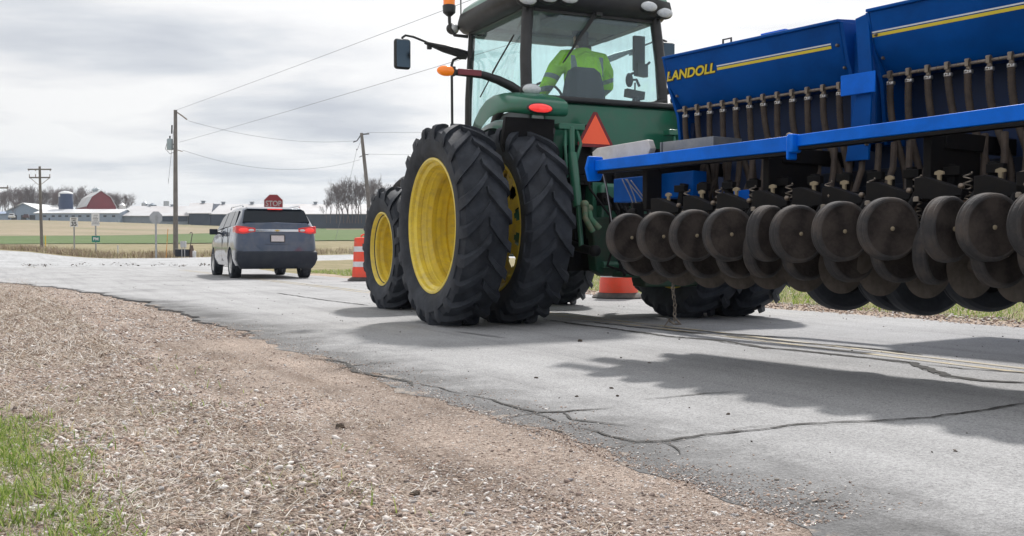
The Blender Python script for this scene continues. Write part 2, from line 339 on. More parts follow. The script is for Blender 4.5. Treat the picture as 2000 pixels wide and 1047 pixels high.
# gravel shoulders
def gravelmat(name, tint):
    m = groundmat(name, [(.32, tuple(c*.38 for c in tint)), (.43, tuple(c*.74 for c in tint)), (.54, tint), (.68, tuple(c*1.3 for c in tint))], 1.6, 45, bump=1.0, bs=70, dist=.02)
    nt = m.node_tree; n, l = NT(nt); b = nt.nodes['Principled BSDF']; src = b.inputs['Base Color'].links[0].from_socket; tc = n('ShaderNodeTexCoord')
    for sc_, f_ in ((95.0, .55), (210.0, .6)):
        v = n('ShaderNodeTexVoronoi', i_Scale=sc_); l(tc.outputs['Object'], v.inputs[0]); sx = n('ShaderNodeSeparateXYZ'); l(v.outputs['Color'], sx.inputs[0])
        r_ = ramp(n, [(0, (.50, .46, .43)), (.35, (.82, .80, .78)), (.7, (1.05, 1.05, 1.05)), (.9, (1.45, 1.5, 1.52))]); l(sx.outputs[0], r_.inputs[0])
        mi = n('ShaderNodeMix', data_type='RGBA', blend_type='MULTIPLY'); mi.inputs[0].default_value = f_; l(src, mi.inputs[6]); l(r_.outputs[0], mi.inputs[7]); src = mi.outputs[2]
        bp = n('ShaderNodeBump', i_Strength=.8, i_Distance=.6/sc_); bp.invert = True; l(v.outputs['Distance'], bp.inputs['Height']); l(b.inputs['Normal'].links[0].from_socket, bp.inputs['Normal']); l(bp.outputs[0], b.inputs['Normal'])
    mp = n('ShaderNodeMapping', vector_type='TEXTURE'); mp.inputs['Rotation'].default_value = (0, 0, R(26)); mp.inputs['Scale'].default_value = (1/5., 1/.45, 1); l(tc.outputs['Object'], mp.inputs[0])
    no = n('ShaderNodeTexNoise', i_Scale=1.0, i_Detail=7.0, i_Roughness=.65, i_Distortion=.4); l(mp.outputs[0], no.inputs[0]); r_ = ramp(n, [(.35, (.62, .58, .54)), (.5, (1, 1, 1)), (.65, (1.16, 1.15, 1.14))]); l(no.outputs[0], r_.inputs[0])
    mi = n('ShaderNodeMix', data_type='RGBA', blend_type='MULTIPLY'); mi.inputs[0].default_value = .85; l(src, mi.inputs[6]); l(r_.outputs[0], mi.inputs[7]); src = mi.outputs[2]
    l(src, b.inputs['Base Color']); return m
M_grav = gravelmat('gravel_earth', (.455, .372, .320))
def zs(X, Y):   # rolling surface of the left shoulder
    a = X*NX+Y*NY; t = -X*NY+Y*NX
    z = -.012+.012*math.sin(X*2.3+1)*math.sin(Y*1.1)+.01*math.sin(a*9+math.sin(t*1.2)*1.5)*ss((2.0-a)/.5)
    z = z-.05*ss((1.2-a)/3)+.006*math.sin(X*7.1)*math.sin(Y*6.3)
    e_ = ss((a-(lerp_tab(LE, t)-1.0))/.8); return z*(1-e_)+e_*(.0015 if t < 9 else .0015-.022*ss((t-9)/3))
sh = MB(); rows = []
for t in axis((-8, 1, 10), (1, 14, 150), (14, 32, 90)):
    a1 = lerp_tab(LE, t)+.08; a0 = a1-7.5; row = []
    for q in np.linspace(0, 1, 70):
        p = NTp(a0+(a1-a0)*q, t); z = zs(p[0], p[1])
        row.append((p[0], p[1], z-.01*(q == 0)))
    rows.append(row)
sh.sheet(rows); tag(sh.build('gravel_shoulder', M_grav, recalc=False), kind='structure')
sh = MB(); rows = []
for t in axis((-6, 30, 120)):
    a0 = lerp_tab(RE, t); row = []
    for q in np.linspace(0, 1, 6):
        a = a0-.05+(1.15+.2*math.sin(t*1.3)+.1*math.sin(t*3.1))*q; p = NTp(a, t); row.append((p[0], p[1], -.008 if q < 1 else -.04))
    rows.append(row)
M_grav2 = groundmat('pale_gravel', [(.35, (.30, .22, .17)), (.5, (.44, .35, .28)), (.65, (.56, .46, .38))], 1.4, 50, bump=.8, bs=60)
sh.sheet(rows); tag(sh.build('gravel_verge', M_grav2, recalc=False), kind='structure')
# road markings, cracks, patches
M_crack = mat('crack_dark', (.045, .043, .04), .95, var=.4, scale=20)
M_yel = mat('worn_yellow_paint', (.38, .31, .18), .7, var=.25, scale=8, dirt=(.34, .34, .345), dscale=3.5, damt=1.0)
M_patch = mat('dark_skid', (.23, .23, .235), .85, var=.2, scale=30)
def zroad(X, Y):
    a = X*NX+Y*NY; t = -X*NY+Y*NX; L0 = lerp_tab(LE, t); R0 = lerp_tab(RE, t); q = (a-L0)/(R0-L0)
    return H(X, Y)+.004+.02*(1-((q-.5)*2)**2)
def ribbon(mb, pts, wd, jit=.012, step=.05, lift=.004, taper=True):
    P_ = [Vector((p.x, p.y, 0)) for p in pts]; out = []
    for a, b in zip(P_, P_[1:]):
        k = max(1, int((b-a).length/step))
        for i in range(k): out.append(a.lerp(b, i/k))
    out.append(P_[-1]); m = len(out); L = []; Rr = []; off = 0
    for i, p in enumerate(out):
        d = (out[min(i+1, m-1)]-out[max(i-1, 0)]).normalized(); nn = Vector((-d.y, d.x, 0))
        off = off*.7+random.uniform(-jit, jit); p = p+nn*off
        e = min(1, i/4, (m-1-i)/4)*.8+.2 if taper else 1
        ww = wd*e*random.uniform(.45, 1.35)*.5 if jit else wd*.5
        for q, s_ in ((L, 1), (Rr, -1)):
            v = p+nn*ww*s_; v.z = zroad(v.x, v.y)+lift; q.append(v)
    mb.sheet([L, Rr])
ck = MB()
def cr_(pts, wd, **k):
    ribbon(ck, [hit(x, y) for x, y in pts], wd*1.35, **k)
    if wd > .012: ribbon(ck, [hit(x+random.uniform(-4, 4), y+random.uniform(1, 3)) for x, y in pts[1:-1:1]] if len(pts) > 3 else [hit(x, y) for x, y in pts], wd*.4, **k)
cr_([(2080, 785), (2000, 797), (1900, 812), (1820, 824), (1700, 831), (1560, 836), (1500, 842), (1400, 853), (1330, 861), (1290, 867), (1240, 867), (1180, 852), (1135, 838)], .013)
cr_([(1560, 838), (1480, 840), (1420, 846)], .006); cr_([(1290, 867), (1310, 878), (1328, 892)], .010); cr_([(1240, 867), (1210, 876), (1180, 882)], .009)
cr_([(920, 775), (1000, 795), (1050, 808), (1100, 807), (1200, 800)], .016); cr_([(1100, 807), (1120, 822), (1180, 832), (1240, 838)], .014); cr_([(1100, 806), (1040, 812), (1000, 817)], .010)
cr_([(600, 702), (640, 703), (680, 712), (695, 727), (740, 736), (800, 748), (810, 757)], .026); cr_([(650, 725), (690, 716), (755, 710)], .014); cr_([(820, 738), (835, 734), (846, 737)], .010); cr_([(700, 742), (740, 738)], .01)
cr_([(1250, 786), (1330, 780), (1380, 775), (1440, 770)], .009)
cr_([(900, 772), (860, 762), (820, 752)], .012); cr_([(1135, 838), (1085, 826), (1010, 800)], .008)
cr_([(1060, 629), (1100, 634), (1200, 647), (1300, 662), (1400, 670), (1500, 686), (1600, 695), (1700, 706), (1780, 716), (1850, 742), (1920, 752), (2060, 759)], .045)
cr_([(1140, 632), (1300, 651), (1420, 661), (1520, 672), (1700, 687), (1800, 700)], .04); cr_([(1250, 640), (1400, 655), (1560, 668)], .03); cr_([(1790, 718), (1880, 728), (2060, 741)], .018)
cr_([(1560, 997), (1590, 988), (1650, 985)], .010); cr_([(1740, 835), (1770, 842)], .006); cr_([(1860, 775), (1915, 785)], .005)
cr_([(420, 655), (470, 656), (500, 650)], .03); cr_([(540, 575), (640, 590), (720, 600)], .03); cr_([(200, 572), (330, 566)], .02)
tag(ck.build('road_crack', M_crack, recalc=False, smooth=False), kind='structure')
yl = MB()
for off in (-.11, .09):
    ribbon(yl, [Vector(NTp(5.77+off, t)) for t in axis((-4, 36, 100))], .065, jit=0, step=.4, lift=.0025)
tag(yl.build('centre_line', M_yel, recalc=False, smooth=False), kind='structure')
pm = MB()
for k in range(4): ribbon(pm, [hit(880+k*9, 651+k*1.2), hit(975+k*5, 661+k*1.6)], .025, jit=.004, lift=.005)
tag(pm.build('skid_mark', M_patch, recalc=False, smooth=False), kind='structure')
# ---------------------------------------------------------------- loose stones, straw, grass
def islandmat(name, stops, rough=.9, trans=False):
    m = bpy.data.materials.new(name); m.use_nodes = True; nt = m.node_tree; n, l = NT(nt); b = nt.nodes['Principled BSDF']
    ge = n('ShaderNodeNewGeometry'); r = ramp(n, stops); l(ge.outputs['Random Per Island'], r.inputs[0])
    l(r.outputs[0], b.inputs['Base Color']); b.inputs['Roughness'].default_value = rough; b.inputs['Specular IOR Level'].default_value = .25
    if trans:
        t = n('ShaderNodeBsdfTranslucent'); l(r.outputs[0], t.inputs[0]); mi = n('ShaderNodeMixShader'); mi.inputs[0].default_value = .4
        l(b.outputs[0], mi.inputs[1]); l(t.outputs[0], mi.inputs[2]); l(mi.outputs[0], nt.nodes['Material Output'].inputs[0])
    return m
M_stone = islandmat('gravel_stone', [(0, (.12, .095, .085)), (.16, (.29, .22, .19)), (.38, (.42, .34, .29)), (.55, (.45, .32, .25)), (.72, (.60, .55, .52)), (.88, (.80, .77, .74)), (1, (.24, .23, .24))])
M_straw = islandmat('straw', [(0, (.15, .105, .075)), (.3, (.33, .25, .185)), (.55, (.50, .43, .35)), (.8, (.76, .72, .67)), (1, (.22, .17, .13))], .85)
M_blade = islandmat('grass_blade', [(0, (.09, .15, .025)), (.35, (.17, .28, .045)), (.65, (.30, .41, .08)), (.82, (.42, .46, .15)), (1, (.55, .48, .30))], .6, True)
M_weed = islandmat('dead_weed', [(0, (.20, .15, .12)), (.5, (.34, .27, .20)), (.85, (.48, .40, .29)), (1, (.25, .29, .10))], .9)
M_clod = islandmat('road_grit', [(0, (.05, .045, .04)), (.6, (.12, .10, .085)), (1, (.28, .25, .22))])
def fast_mesh(name, V, Fc, m, smooth=False):
    V = np.asarray(V, dtype=np.float32).reshape(-1, 3); Fc = np.asarray(Fc, dtype=np.int32); k = Fc.shape[1]
    me = bpy.data.meshes.new(name); me.vertices.add(len(V)); me.vertices.foreach_set('co', V.ravel())
    me.loops.add(Fc.size); me.loops.foreach_set('vertex_index', Fc.ravel())
    me.polygons.add(len(Fc)); me.polygons.foreach_set('loop_start', np.arange(0, Fc.size, k, dtype=np.int32)); me.polygons.foreach_set('loop_total', np.full(len(Fc), k, dtype=np.int32))
    me.update(calc_edges=True); me.validate(); me.materials.append(m)
    if smooth: me.polygons.foreach_set('use_smooth', [True]*len(me.polygons))
    o = bpy.data.objects.new(name, me); COL.objects.link(o); return o
def stones(name, pos, size, m):
    N = len(pos); base = np.array([(1, 0, 0), (-1, 0, 0), (0, 1, 0), (0, -1, 0), (0, 0, 1), (0, 0, -1), (.62, .62, .45), (-.62, .62, .5), (-.62, -.62, .45), (.62, -.62, .5)], float)
    f = np.array([(0, 6, 9), (6, 2, 7), (7, 1, 8), (8, 3, 9), (4, 6, 7), (4, 7, 8), (4, 8, 9), (4, 9, 6), (0, 2, 6), (2, 1, 7), (1, 3, 8), (3, 0, 9), (5, 2, 0), (5, 1, 2), (5, 3, 1), (5, 0, 3)])
    B = base[None]*(1+rng.uniform(-.34, .34, (N, 10, 3)))*np.stack([rng.uniform(.7, 1.3, N), rng.uniform(.6, 1.1, N), rng.uniform(.4, .8, N)], 1)[:, None]
    th = rng.uniform(0, 6.28, N); c, s = np.cos(th), np.sin(th); x = B[..., 0]*c[:, None]-B[..., 1]*s[:, None]; y = B[..., 0]*s[:, None]+B[..., 1]*c[:, None]
    tl = rng.uniform(-.5, .5, N)[:, None]; z = B[..., 2]+x*tl
    V = np.stack([x, y, z], 2)*size[:, None, None]+pos[:, None]
    Fc = f[None]+np.arange(N)[:, None, None]*10
    return fast_mesh(name, V, Fc.reshape(-1, 3), m)
def blades(name, pos, ln, wd, m, lean=(.2, .8), seg=3, up=1.0):
    N = len(pos); th = rng.uniform(0, 6.28, N); le = rng.uniform(*lean, N); dx = np.stack([np.cos(th), np.sin(th)], 1); sd = np.stack([-dx[:, 1], dx[:, 0]], 1)
    cur = rng.uniform(.3, 1.4, N); V = np.zeros((N, (seg+1)*2, 3)); tw = rng.uniform(-.6, .6, N)
    for k in range(seg+1):
        q = k/seg; out = ln*(le*q+cur*.35*q*q); hh = ln*up*np.sqrt(np.clip(1-le**2, .02, 1))*(q-.35*cur*q*q*le)
        wdk = wd*(1-q)**.7*.5+wd*.04
        for s_ in (0, 1):
            sg = (1 if s_ else -1)*wdk; V[:, k*2+s_, 0] = pos[:, 0]+dx[:, 0]*out+sd[:, 0]*sg; V[:, k*2+s_, 1] = pos[:, 1]+dx[:, 1]*out+sd[:, 1]*sg; V[:, k*2+s_, 2] = pos[:, 2]+hh+sg*tw
    f = np.array([(2*k, 2*k+1, 2*k+3, 2*k+2) for k in range(seg)]); Fc = f[None]+np.arange(N)[:, None, None]*(seg+1)*2
    return fast_mesh(name, V, Fc.reshape(-1, 4), m)
def scatter(N, t0, t1, a0, a1, pw=1.6, acc=None, left=True):
    out = []
    while len(out) < N:
        u = random.random(); lo, hi = t0**(1-pw), t1**(1-pw); t = (lo+(hi-lo)*u)**(1/(1-pw)); a = random.uniform(a0(t) if callable(a0) else a0, a1(t) if callable(a1) else a1)
        x, y, _ = NTp(a, t)
        if y < 2.0 or abs(x) > y*.56+.4: continue
        if acc and random.random() > acc(a, t, x, y): continue
        out.append((x, y, (zs(x, y) if left else 0)))
    return np.array(out)
def pn(x, y, s=1., o=0.):   # cheap patchiness 0..1
    return .5+.25*math.sin(x*3.1*s+1.7*math.sin(y*2.3*s+o))+.25*math.sin(y*4.3*s+1.9*math.sin(x*1.9*s+o*2))
eg = lambda t: lerp_tab(LE, t)
Wn = lambda a, b: b-a
p = scatter(64000, 2.2, 13, lambda t: eg(t)-4.5, lambda t: eg(t)+.02, 1.5, lambda a, t, x, y: (.35+.65*pn(x, y))*(1-.1*ss((a-1.1)/.6)))
def sa(p): return np.array([1.34-.78*ss((x*NX+y*NY-.5)/1.3)+.25*(pn(x, y, .8, 2)-.5) for x, y, _ in p])
tag(stones('gravel', p, (rng.lognormal(math.log(.0050), .5, len(p))*sa(p)).clip(.0014, .018), M_stone), kind='stuff')
p = scatter(15000, 9, 30, lambda t: eg(t)-7, lambda t: eg(t)+.0, 1.4)
tag(stones('gravel', p, rng.lognormal(math.log(.009), .4, len(p)).clip(.004, .024), M_stone), kind='stuff')
p = scatter(7500, 2.2, 11, lambda t: eg(t)-.03, lambda t: eg(t)+.7, 1.5, lambda a, t, x, y: max((.06+.6*pn(x, y, 2.2, 5))*ss(1-(a-eg(t))/.65)**2, ss(1-(a-eg(t))/.16)))
p[:, 2] = [zroad(a, b)+.001 for a, b, _ in p]
tag(stones('loose_gravel', p, rng.lognormal(math.log(.0028), .45, len(p)).clip(.0013, .009), M_stone), kind='stuff')
# straw thatch
dens = lambda a, t, x, y: (1-ss((a-.4)/1.0))*(.12+.88*ss((pn(x, y, .9, 2)-.25)/.4))+.16*ss((pn(x, y, 1.7, 4)-.4)/.3)*(a < 1.6)
p = scatter(46000, 2.2, 9, lambda t: -4.5, lambda t: eg(t)-.15, 1.5, dens)
tag(blades('dry_grass', p, rng.uniform(.012, .062, len(p)), rng.uniform(.0014, .0042, len(p)), M_straw, (.82, .995)), kind='stuff')
p = scatter(15000, 8, 28, lambda t: -6, lambda t: .9, 1.4, lambda a, t, x, y: .2+.8*pn(x, y, .6, 1))
tag(blades('dry_grass', p, rng.uniform(.05, .13, len(p)), rng.uniform(.003, .007, len(p)), M_straw, (.7, .98)), kind='stuff')
# green grass at the left edge of the picture
def gd(a, t, x, y):
    e = .42 if y < 4.6 else .42-(y-4.6)*.45
    q = ss((e+.08-a)/.62)**1.4; return q*(.08+.92*ss((pn(x, y, 3.4, 3)-.25)/.3))+.010*(a < 1.3)*(pn(x, y, 2.3, 1) > .62)
p = scatter(20000, 2.2, 7.8, lambda t: -3.2, lambda t: 1.6, 1.3, gd)
tag(blades('green_grass', p, rng.uniform(.02, .08, len(p)), rng.uniform(.002, .0058, len(p)), M_blade, (.1, .9)), kind='stuff')
# grass across the road
def far_acc(a, t, x, y): return .3+.7*pn(x, y, .8)
pts = []
while len(pts) < 32000:
    t = random.uniform(-4, 34); r0 = lerp_tab(RE, t); a = r0+1.0+(random.random()**1.3)*10; x, y, _ = NTp(a, t)
    if y < 4 or abs(x) > y*.62: continue
    pts.append((x, y, -.03))
p = np.array(pts); tag(blades('verge_grass', p, rng.uniform(.05, .14, len(p)), rng.uniform(.006, .014, len(p)), M_blade, (.1, .9)), kind='stuff')
p = p[rng.random(len(p)) < .28]+np.array([.03, .04, 0]); tag(blades('verge_straw', p, rng.uniform(.06, .16, len(p)), rng.uniform(.006, .012, len(p)), M_straw, (.5, .98)), kind='stuff')
pts = [NTp(lerp_tab(RE, t)+random.uniform(-.15, 1.2), t) for t in np.random.RandomState(3).uniform(-3, 22, 9000)]
p = np.array(pts); p[:, 2] = 0; tag(stones('verge_gravel', p, rng.lognormal(math.log(.012), .4, len(p)).clip(.005, .03), M_stone), kind='stuff')
# dead weeds along the far ditch
pts = []
rs = random.Random(5)
while len(pts) < 11000:
    x = rs.uniform(-60, 720); y0 = lerp_tab(fy, x)-.4; q = hit(x, y0-rs.random()**1.4*9)
    dn = .5+.5*math.sin(x*.045)+(.5 if x < 170 else 0)
    if rs.random() > .25+.6*dn: continue
    pts.append((q.x, q.y, q.z-.02))
p = np.array(pts); tag(blades('ditch_weeds', p, rng.uniform(.12, .5, len(p)), rng.uniform(.015, .035, len(p)), M_weed, (.05, .55)), kind='stuff')
# grit and clods on the pavement
pts = []; 
for _ in range(420):
    t = random.uniform(2.5, 30); a = random.uniform(2.2, 9); x, y, _z = NTp(a, t)
    if 3 < y: pts.append((x, y, zroad(x, y)+.002))
for _ in range(700):
    x = random.uniform(20, 420); q = hit(x, 518.+random.gauss(0, 1.6)+1.4*math.sin(x*.021)+.8*math.sin(x*.11))
    if pn(x*.02, 3, 2, 1)*random.random() < .30: continue
    q.z += 0; pts.append((q.x, q.y, q.z+.03))
p = np.array(pts); sz = rng.lognormal(math.log(.006), .5, len(p)).clip(.003, .03); sz[:420] = sz[:420].clip(0, .011); sz[420:] *= 3.2
tag(stones('road_grit', p, sz, M_clod), kind='stuff')
M_mud = mat('mud_clod', (.085, .065, .05), .95, var=.4, scale=30, bump=1, bscale=60)
def clod(px, py, s, label, seed, road=False):
    rs = random.Random(seed); q = hit(px, py); z = (zroad(q.x, q.y) if road else zs(q.x, q.y)); m = MB()
    for _ in range(7):
        m.ball((rs.uniform(-s, s)*.6, rs.uniform(-s, s)*.4, s*rs.uniform(.1, .5)), (s*rs.uniform(.3, .7), s*rs.uniform(.3, .6), s*rs.uniform(.25, .5)), 8, 6)
    m.v = [tuple(c*(1+rs.uniform(-.14, .14)) for c in v) for v in m.v]
    o = m.build('mud_clod', M_mud, smooth=False); o.location = (q.x, q.y, z); tag(o, label, 'clod', 'mud clods lying by and on the road')
clod(664, 831, .024, 'flattish dark mud clod on the gravel shoulder, the one farther from the bottom edge', 1)
clod(809, 955, .019, 'upright dark mud clod on the pale gravel nearest the bottom edge', 2)
clod(1133, 672, .022, 'small mud clod alone on the asphalt beside the tractor shadow', 3, True)
clod(1422, 815, .009, 'tiny clod lying above the long crack across the lane', 4, True)
clod(1194, 764, .011, 'small dark clod in the lane, right end of a scatter of crumbs', 5, True)
clod(1206, 779, .010, 'small dark clod nearest the camera in the scatter of crumbs in the lane', 6, True)
clod(1127, 779, .011, 'dark crumb of mud lowest on the left of the scatter in the lane', 7, True)
clod(1047, 743, .012, 'dark crumb of mud leftmost in the lane below the tractor shadow', 8, True)
# ---------------------------------------------------------------- common materials
M_rub = mat('tyre_rubber', (.012, .016, .025), .75, var=.35, scale=6, dirt=(.060, .068, .085), dscale=4.5, damt=.6, bump=.3, bscale=30)  # blue cast of the sky's reflection is mixed into rubber and dirt colours
M_rub2 = mat('worn_rubber', (.05, .048, .05), .8, var=.25, scale=9, dirt=(.13, .105, .085), dscale=7, damt=.7, bump=.4, bscale=70)
M_yelw = mat('wheel_yellow', (.84, .65, .07), .42, var=.10, scale=4, dirt=(.40, .30, .16), dscale=9, damt=.5, coat=.2)
M_grn = mat('tractor_green', (.009, .145, .082), .34, var=.12, scale=2, dirt=(.09, .12, .10), dscale=5, damt=.4, coat=.25, dlow=(.8, 2.2))
M_blk = mat('black_plastic', (.018, .019, .022), .5, var=.2, scale=8, dirt=(.07, .07, .07), dscale=3, damt=.4)
M_blk2 = mat('black_steel', (.009, .009, .011), .6, var=.2, scale=8, dirt=(.018, .015, .012), dscale=9, damt=.5, spec=.12)
M_blue = mat('implement_blue', (.0, .082, .37), .45, var=.12, scale=2.5, dirt=(.0, .035, .16), dscale=2.2, damt=.6, spec=.10)
M_blue2 = mat('implement_blue_bright', (.0, .155, .78), .42, var=.10, scale=3, dirt=(.003, .06, .27), dscale=4, damt=.4, spec=.16)
M_ylet = mat('decal_yellow', (.75, .60, .05), .5, var=.06); M_wlet = mat('decal_white', (.75, .77, .8), .5, var=.04)
M_steel = mat('dirty_steel', (.30, .26, .22), .42, .75, var=.2, scale=15, dirt=(.10, .07, .05), dscale=12, damt=.7)
M_bare = mat('bare_metal', (.62, .62, .62), .3, .85, var=.1, scale=6, dirt=(.35, .34, .33), dscale=4)
M_alu = mat('dusty_aluminium', (.60, .59, .58), .5, .25, var=.08, scale=9, dirt=(.40, .37, .34), dscale=7, damt=.7)
M_hose = mat('brown_hose', (.048, .035, .029), .8, var=.3, scale=20, dirt=(.085, .062, .047), dscale=10, damt=.6)
M_wheel = mat('dusty_wheel', (.027, .022, .021), .85, var=.3, scale=9, dirt=(.072, .059, .053), dscale=7, damt=.9, bump=.3, bscale=60, spec=.2)
M_tan_ = mat('tan_cast', (.28, .23, .155), .75, var=.15, scale=14)
M_disc = mat('soil_polished_steel', (.12, .10, .085), .6, .3, var=.35, scale=12, dirt=(.05, .04, .033), dscale=8, damt=.8)
M_amb = mat('amber_lens', (.90, .22, .015), .2, var=.1, coat=.5, emis=((1, .25, .02), .25))
M_red = mat('red_lens', (.65, .02, .02), .2, var=.1, coat=.5); M_redl = mat('lit_red_lens', (.75, .03, .03), .22, var=.45, scale=26, emis=((1, .05, .04), .55), coat=.5)
M_dred = mat('red_reflector', (.20, .03, .045), .35, var=.1); M_lens = mat('clear_lens', (.62, .65, .68), .12, var=.12, scale=40, coat=.6)
M_seat = mat('seat_fabric', (.055, .065, .08), .9, var=.15, scale=30); M_int = mat('cab_lining', (.13, .15, .16), .8, var=.08)
M_smv = mat('fluorescent_orange', (.95, .13, .055), .6, var=.03, emis=((1, .12, .05), .12)); M_smvb = mat('dark_red_border', (.20, .012, .02), .4, var=.1)
G_cab = glassmat('cab_glass', (.90, .98, .985), .02, .035, (.36, .46, .56)); G_side = glassmat('cab_side_glass', (.89, .985, .985), .02, .02, (.45, .5, .55))
# ---------------------------------------------------------------- tractor
TR = empty('tractor', (1.04, 11.06, 0), R(25), 'green farm tractor on dual yellow wheels, seen from behind, towing the blue seed drill', 'tractor')
AXX = Mx((0, 0, 0), (0, 1, 0), (0, 0, 1), (1, 0, 0))    # lathe axis along +x
def lug_tyre(name, rad, wd, rr, N, lh=.042, sgn=1):
    t = MB(); hw = wd/2
    prof = [(rr, -hw*.72), (rr+.02, -hw*.84), (rr+.28*(rad-rr), -hw*.99), (rr+.55*(rad-rr), -hw), (rad-.155, -hw*.95), (rad-.085, -hw*.86), (rad-lh-.012, -hw*.5), (rad-lh, 0)]
    prof = prof+[(r, -h) for r, h in prof[:-1][::-1]]+[(rr-.03, hw*.6), (rr-.03, -hw*.6), prof[0]]
    t.lathe(prof, AXX, 72, cap=False)
    for s in (-1, 1):
        for i in range(N):
            th0 = 2*math.pi*(i+(.5 if s > 0 else 0))/N; rings = []
            for q, x, ro, ri, aw in ((0, -.03, 0, -lh-.02, .030), (.25, .22, -.001, -lh-.02, .030), (.5, .46, -.006, -lh-.03, .032), (.75, .72, -.016, -.09, .037), (.92, .90, -.034, -.12, .043), (1.0, .985, -.075, -.16, .046), (1.06, 1.0, -.125, -.19, .036)):
                th = th0+sgn*.27*(q**.85)/max(.7, rad); d = aw/rad*(1.02/ .92)*(.78 if rad < .9 else 1)
                d2 = d*1.35; X = s*hw*x
                rings.append([Vector((X, math.cos(a)*r_, math.sin(a)*r_)) for a, r_ in ((th-d2, rad+ri), (th-d, rad+ro), (th+d, rad+ro), (th+d2, rad+ri))])
            t.loft(rings)
    return t.build(name, M_rub, None, ang=32)
def rim_mesh(rr, wd, deep, s, holes=False):
    m = MB(); hw = wd/2*.80; k = rr/.68
    if deep:
        pr = [(.695, hw-.015), (.692, hw+.008), (.672, hw+.012), (.655, hw-.005), (.648, hw-.035), (.618, hw-.06), (.612, hw-.10), (.628, hw-.125), (.600, hw-.15), (.585, hw-.21), (.59, hw-.235), (.562, hw-.27), (.556, hw-.36), (.575, hw-.39), (.56, hw-.45), (.54, hw-.56), (.50, hw-.60), (.30, hw-.58), (.22, hw-.55), (.15, hw-.54), (.02, hw-.54)]
    else:
        pr = [(.695, hw-.015), (.692, hw+.008), (.672, hw+.012), (.655, hw-.005), (.645, hw-.04), (.61, hw-.06), (.60, hw-.075)]
    if s < 0: M = Mx((0, 0, 0), (0, 1, 0), (0, 0, -1), (-1, 0, 0))
    else: M = AXX
    m.lathe([(r*k, h) for r, h in pr], M, 64, cap=False)
    m.lathe([(r*k, -hw-h_) for r, h_ in ((.695, -.015), (.672, .01), (.65, -.01), (.63, -.1), (.56, -.14), (.545, -.2))], M, 64, cap=False)
    m.lathe([(.63*k, hw-.07), (.55*k, hw-.3), (.55*k, -hw+.15)], M, 64, cap=False)
    if not deep:   # disc with a ring of holes
        rad = [.60, .565, .53, .50, .47, .44, .41, .36, .30, .2, .1, .02]; hh = [hw-.075, hw-.07, hw-.065, hw-.063, hw-.06, hw-.058, hw-.055, hw-.05, hw-.03, hw-.02, hw+.0, hw+.0]; K = 96; nh = 12
        vs = [M @ Vector((r*k*math.cos(2*math.pi*j/K), r*k*math.sin(2*math.pi*j/K), h)) for r, h in zip(rad, hh) for j in range(K)]; fs = []
        for i in range(len(rad)-1):
            for j in range(K):
                jj = (j % 8); c = (jj in (3, 4) and 1 <= i <= 5) or (jj in (2, 5) and 2 <= i <= 4)
                if c: continue
                fs.append((i*K+j, i*K+(j+1) % K, (i+1)*K+(j+1) % K, (i+1)*K+j))
        m.add(vs, fs)
        for j in range(24): a = 2*math.pi*j/24; m.add(*blt(M @ Vector((.585*k*math.cos(a), .585*k*math.sin(a), hw-.07)), M.to_3x3() @ Vector((0, 0, 1)), .016, .03))
    else:
        for j in range(10): a = 2*math.pi*j/10; m.add(*blt(M @ Vector((.27*k*math.cos(a), .27*k*math.sin(a), hw-.58)), M.to_3x3() @ Vector((0, 0, 1)), .02, .04))
    return m
def blt(c, ax, r, h):
    m = MB(); m.lathe([(r, -h*.2), (r, h*.7), (r*.6, h)], AX(c, ax), 6); return m.v, m.f
rimR = {}; tyres = {}
def add_wheel(x, y, rad, wd, rr, N, deep, spin):
    s = -1 if x < 0 else 1; k = (rad, s, deep)
    rm = rim_mesh(rr, wd, deep, s).build('wheel', M_yelw, TR, recalc=False, ang=30); rm.location = (x, y, rad-.012); rm.rotation_euler = (spin, 0, 0)
    kk = (rad, wd)
    if kk not in tyres: t = tyres[kk] = lug_tyre('tyre', rad, wd, rr, N)
    else: t = tyres[kk].copy(); COL.objects.link(t)
    t.parent = rm; return rm
for x, dp in ((-1.83, True), (-1.16, False), (1.0, False), (1.63, True)): add_wheel(x, 0, 1.02, .50, .665, 21, dp, random.random())
for x, dp in ((-1.50, True), (-.9, False), (.86, True)): add_wheel(x, 2.75, .785, .42, .455, 17, dp, random.random())
# driveline, frame and bonnet
m = MB(); m.tube([(-1.7, 0, 1.0), (1.7, 0, 1.0)], .11, 16); m.tube([(-1.5, 0, 1.0), (-.4, 0, 1.02)], [.13, .26], 16); m.tube([(.4, 0, 1.02), (1.5, 0, 1.0)], [.26, .13], 16); m.build('rear_axle', M_grn, TR)
m = MB(); m.box((0, .5, 1.0), (.75, 2.0, .9)); m.box((0, 2.6, .95), (.5, 2.6, .5)); m.box((0, 2.85, .78), (1.9, .22, .22)); m.build('frame', M_grn, TR, bevel=.04)
m = MB(); rg = []
for y, hw_, zt in ((1.95, .46, 2.02), (2.6, .45, 1.98), (3.6, .42, 1.88), (4.3, .37, 1.74), (4.62, .30, 1.55), (4.68, .24, 1.35)):
    rg.append([Vector((a*hw_, y, z)) for a, z in ((-1, 1.15), (-1, zt-.25), (-.86, zt-.08), (-.5, zt), (0, zt+.03), (.5, zt), (.86, zt-.08), (1, zt-.25), (1, 1.15))])
m.loft(rg); m.build('bonnet', M_grn, TR)
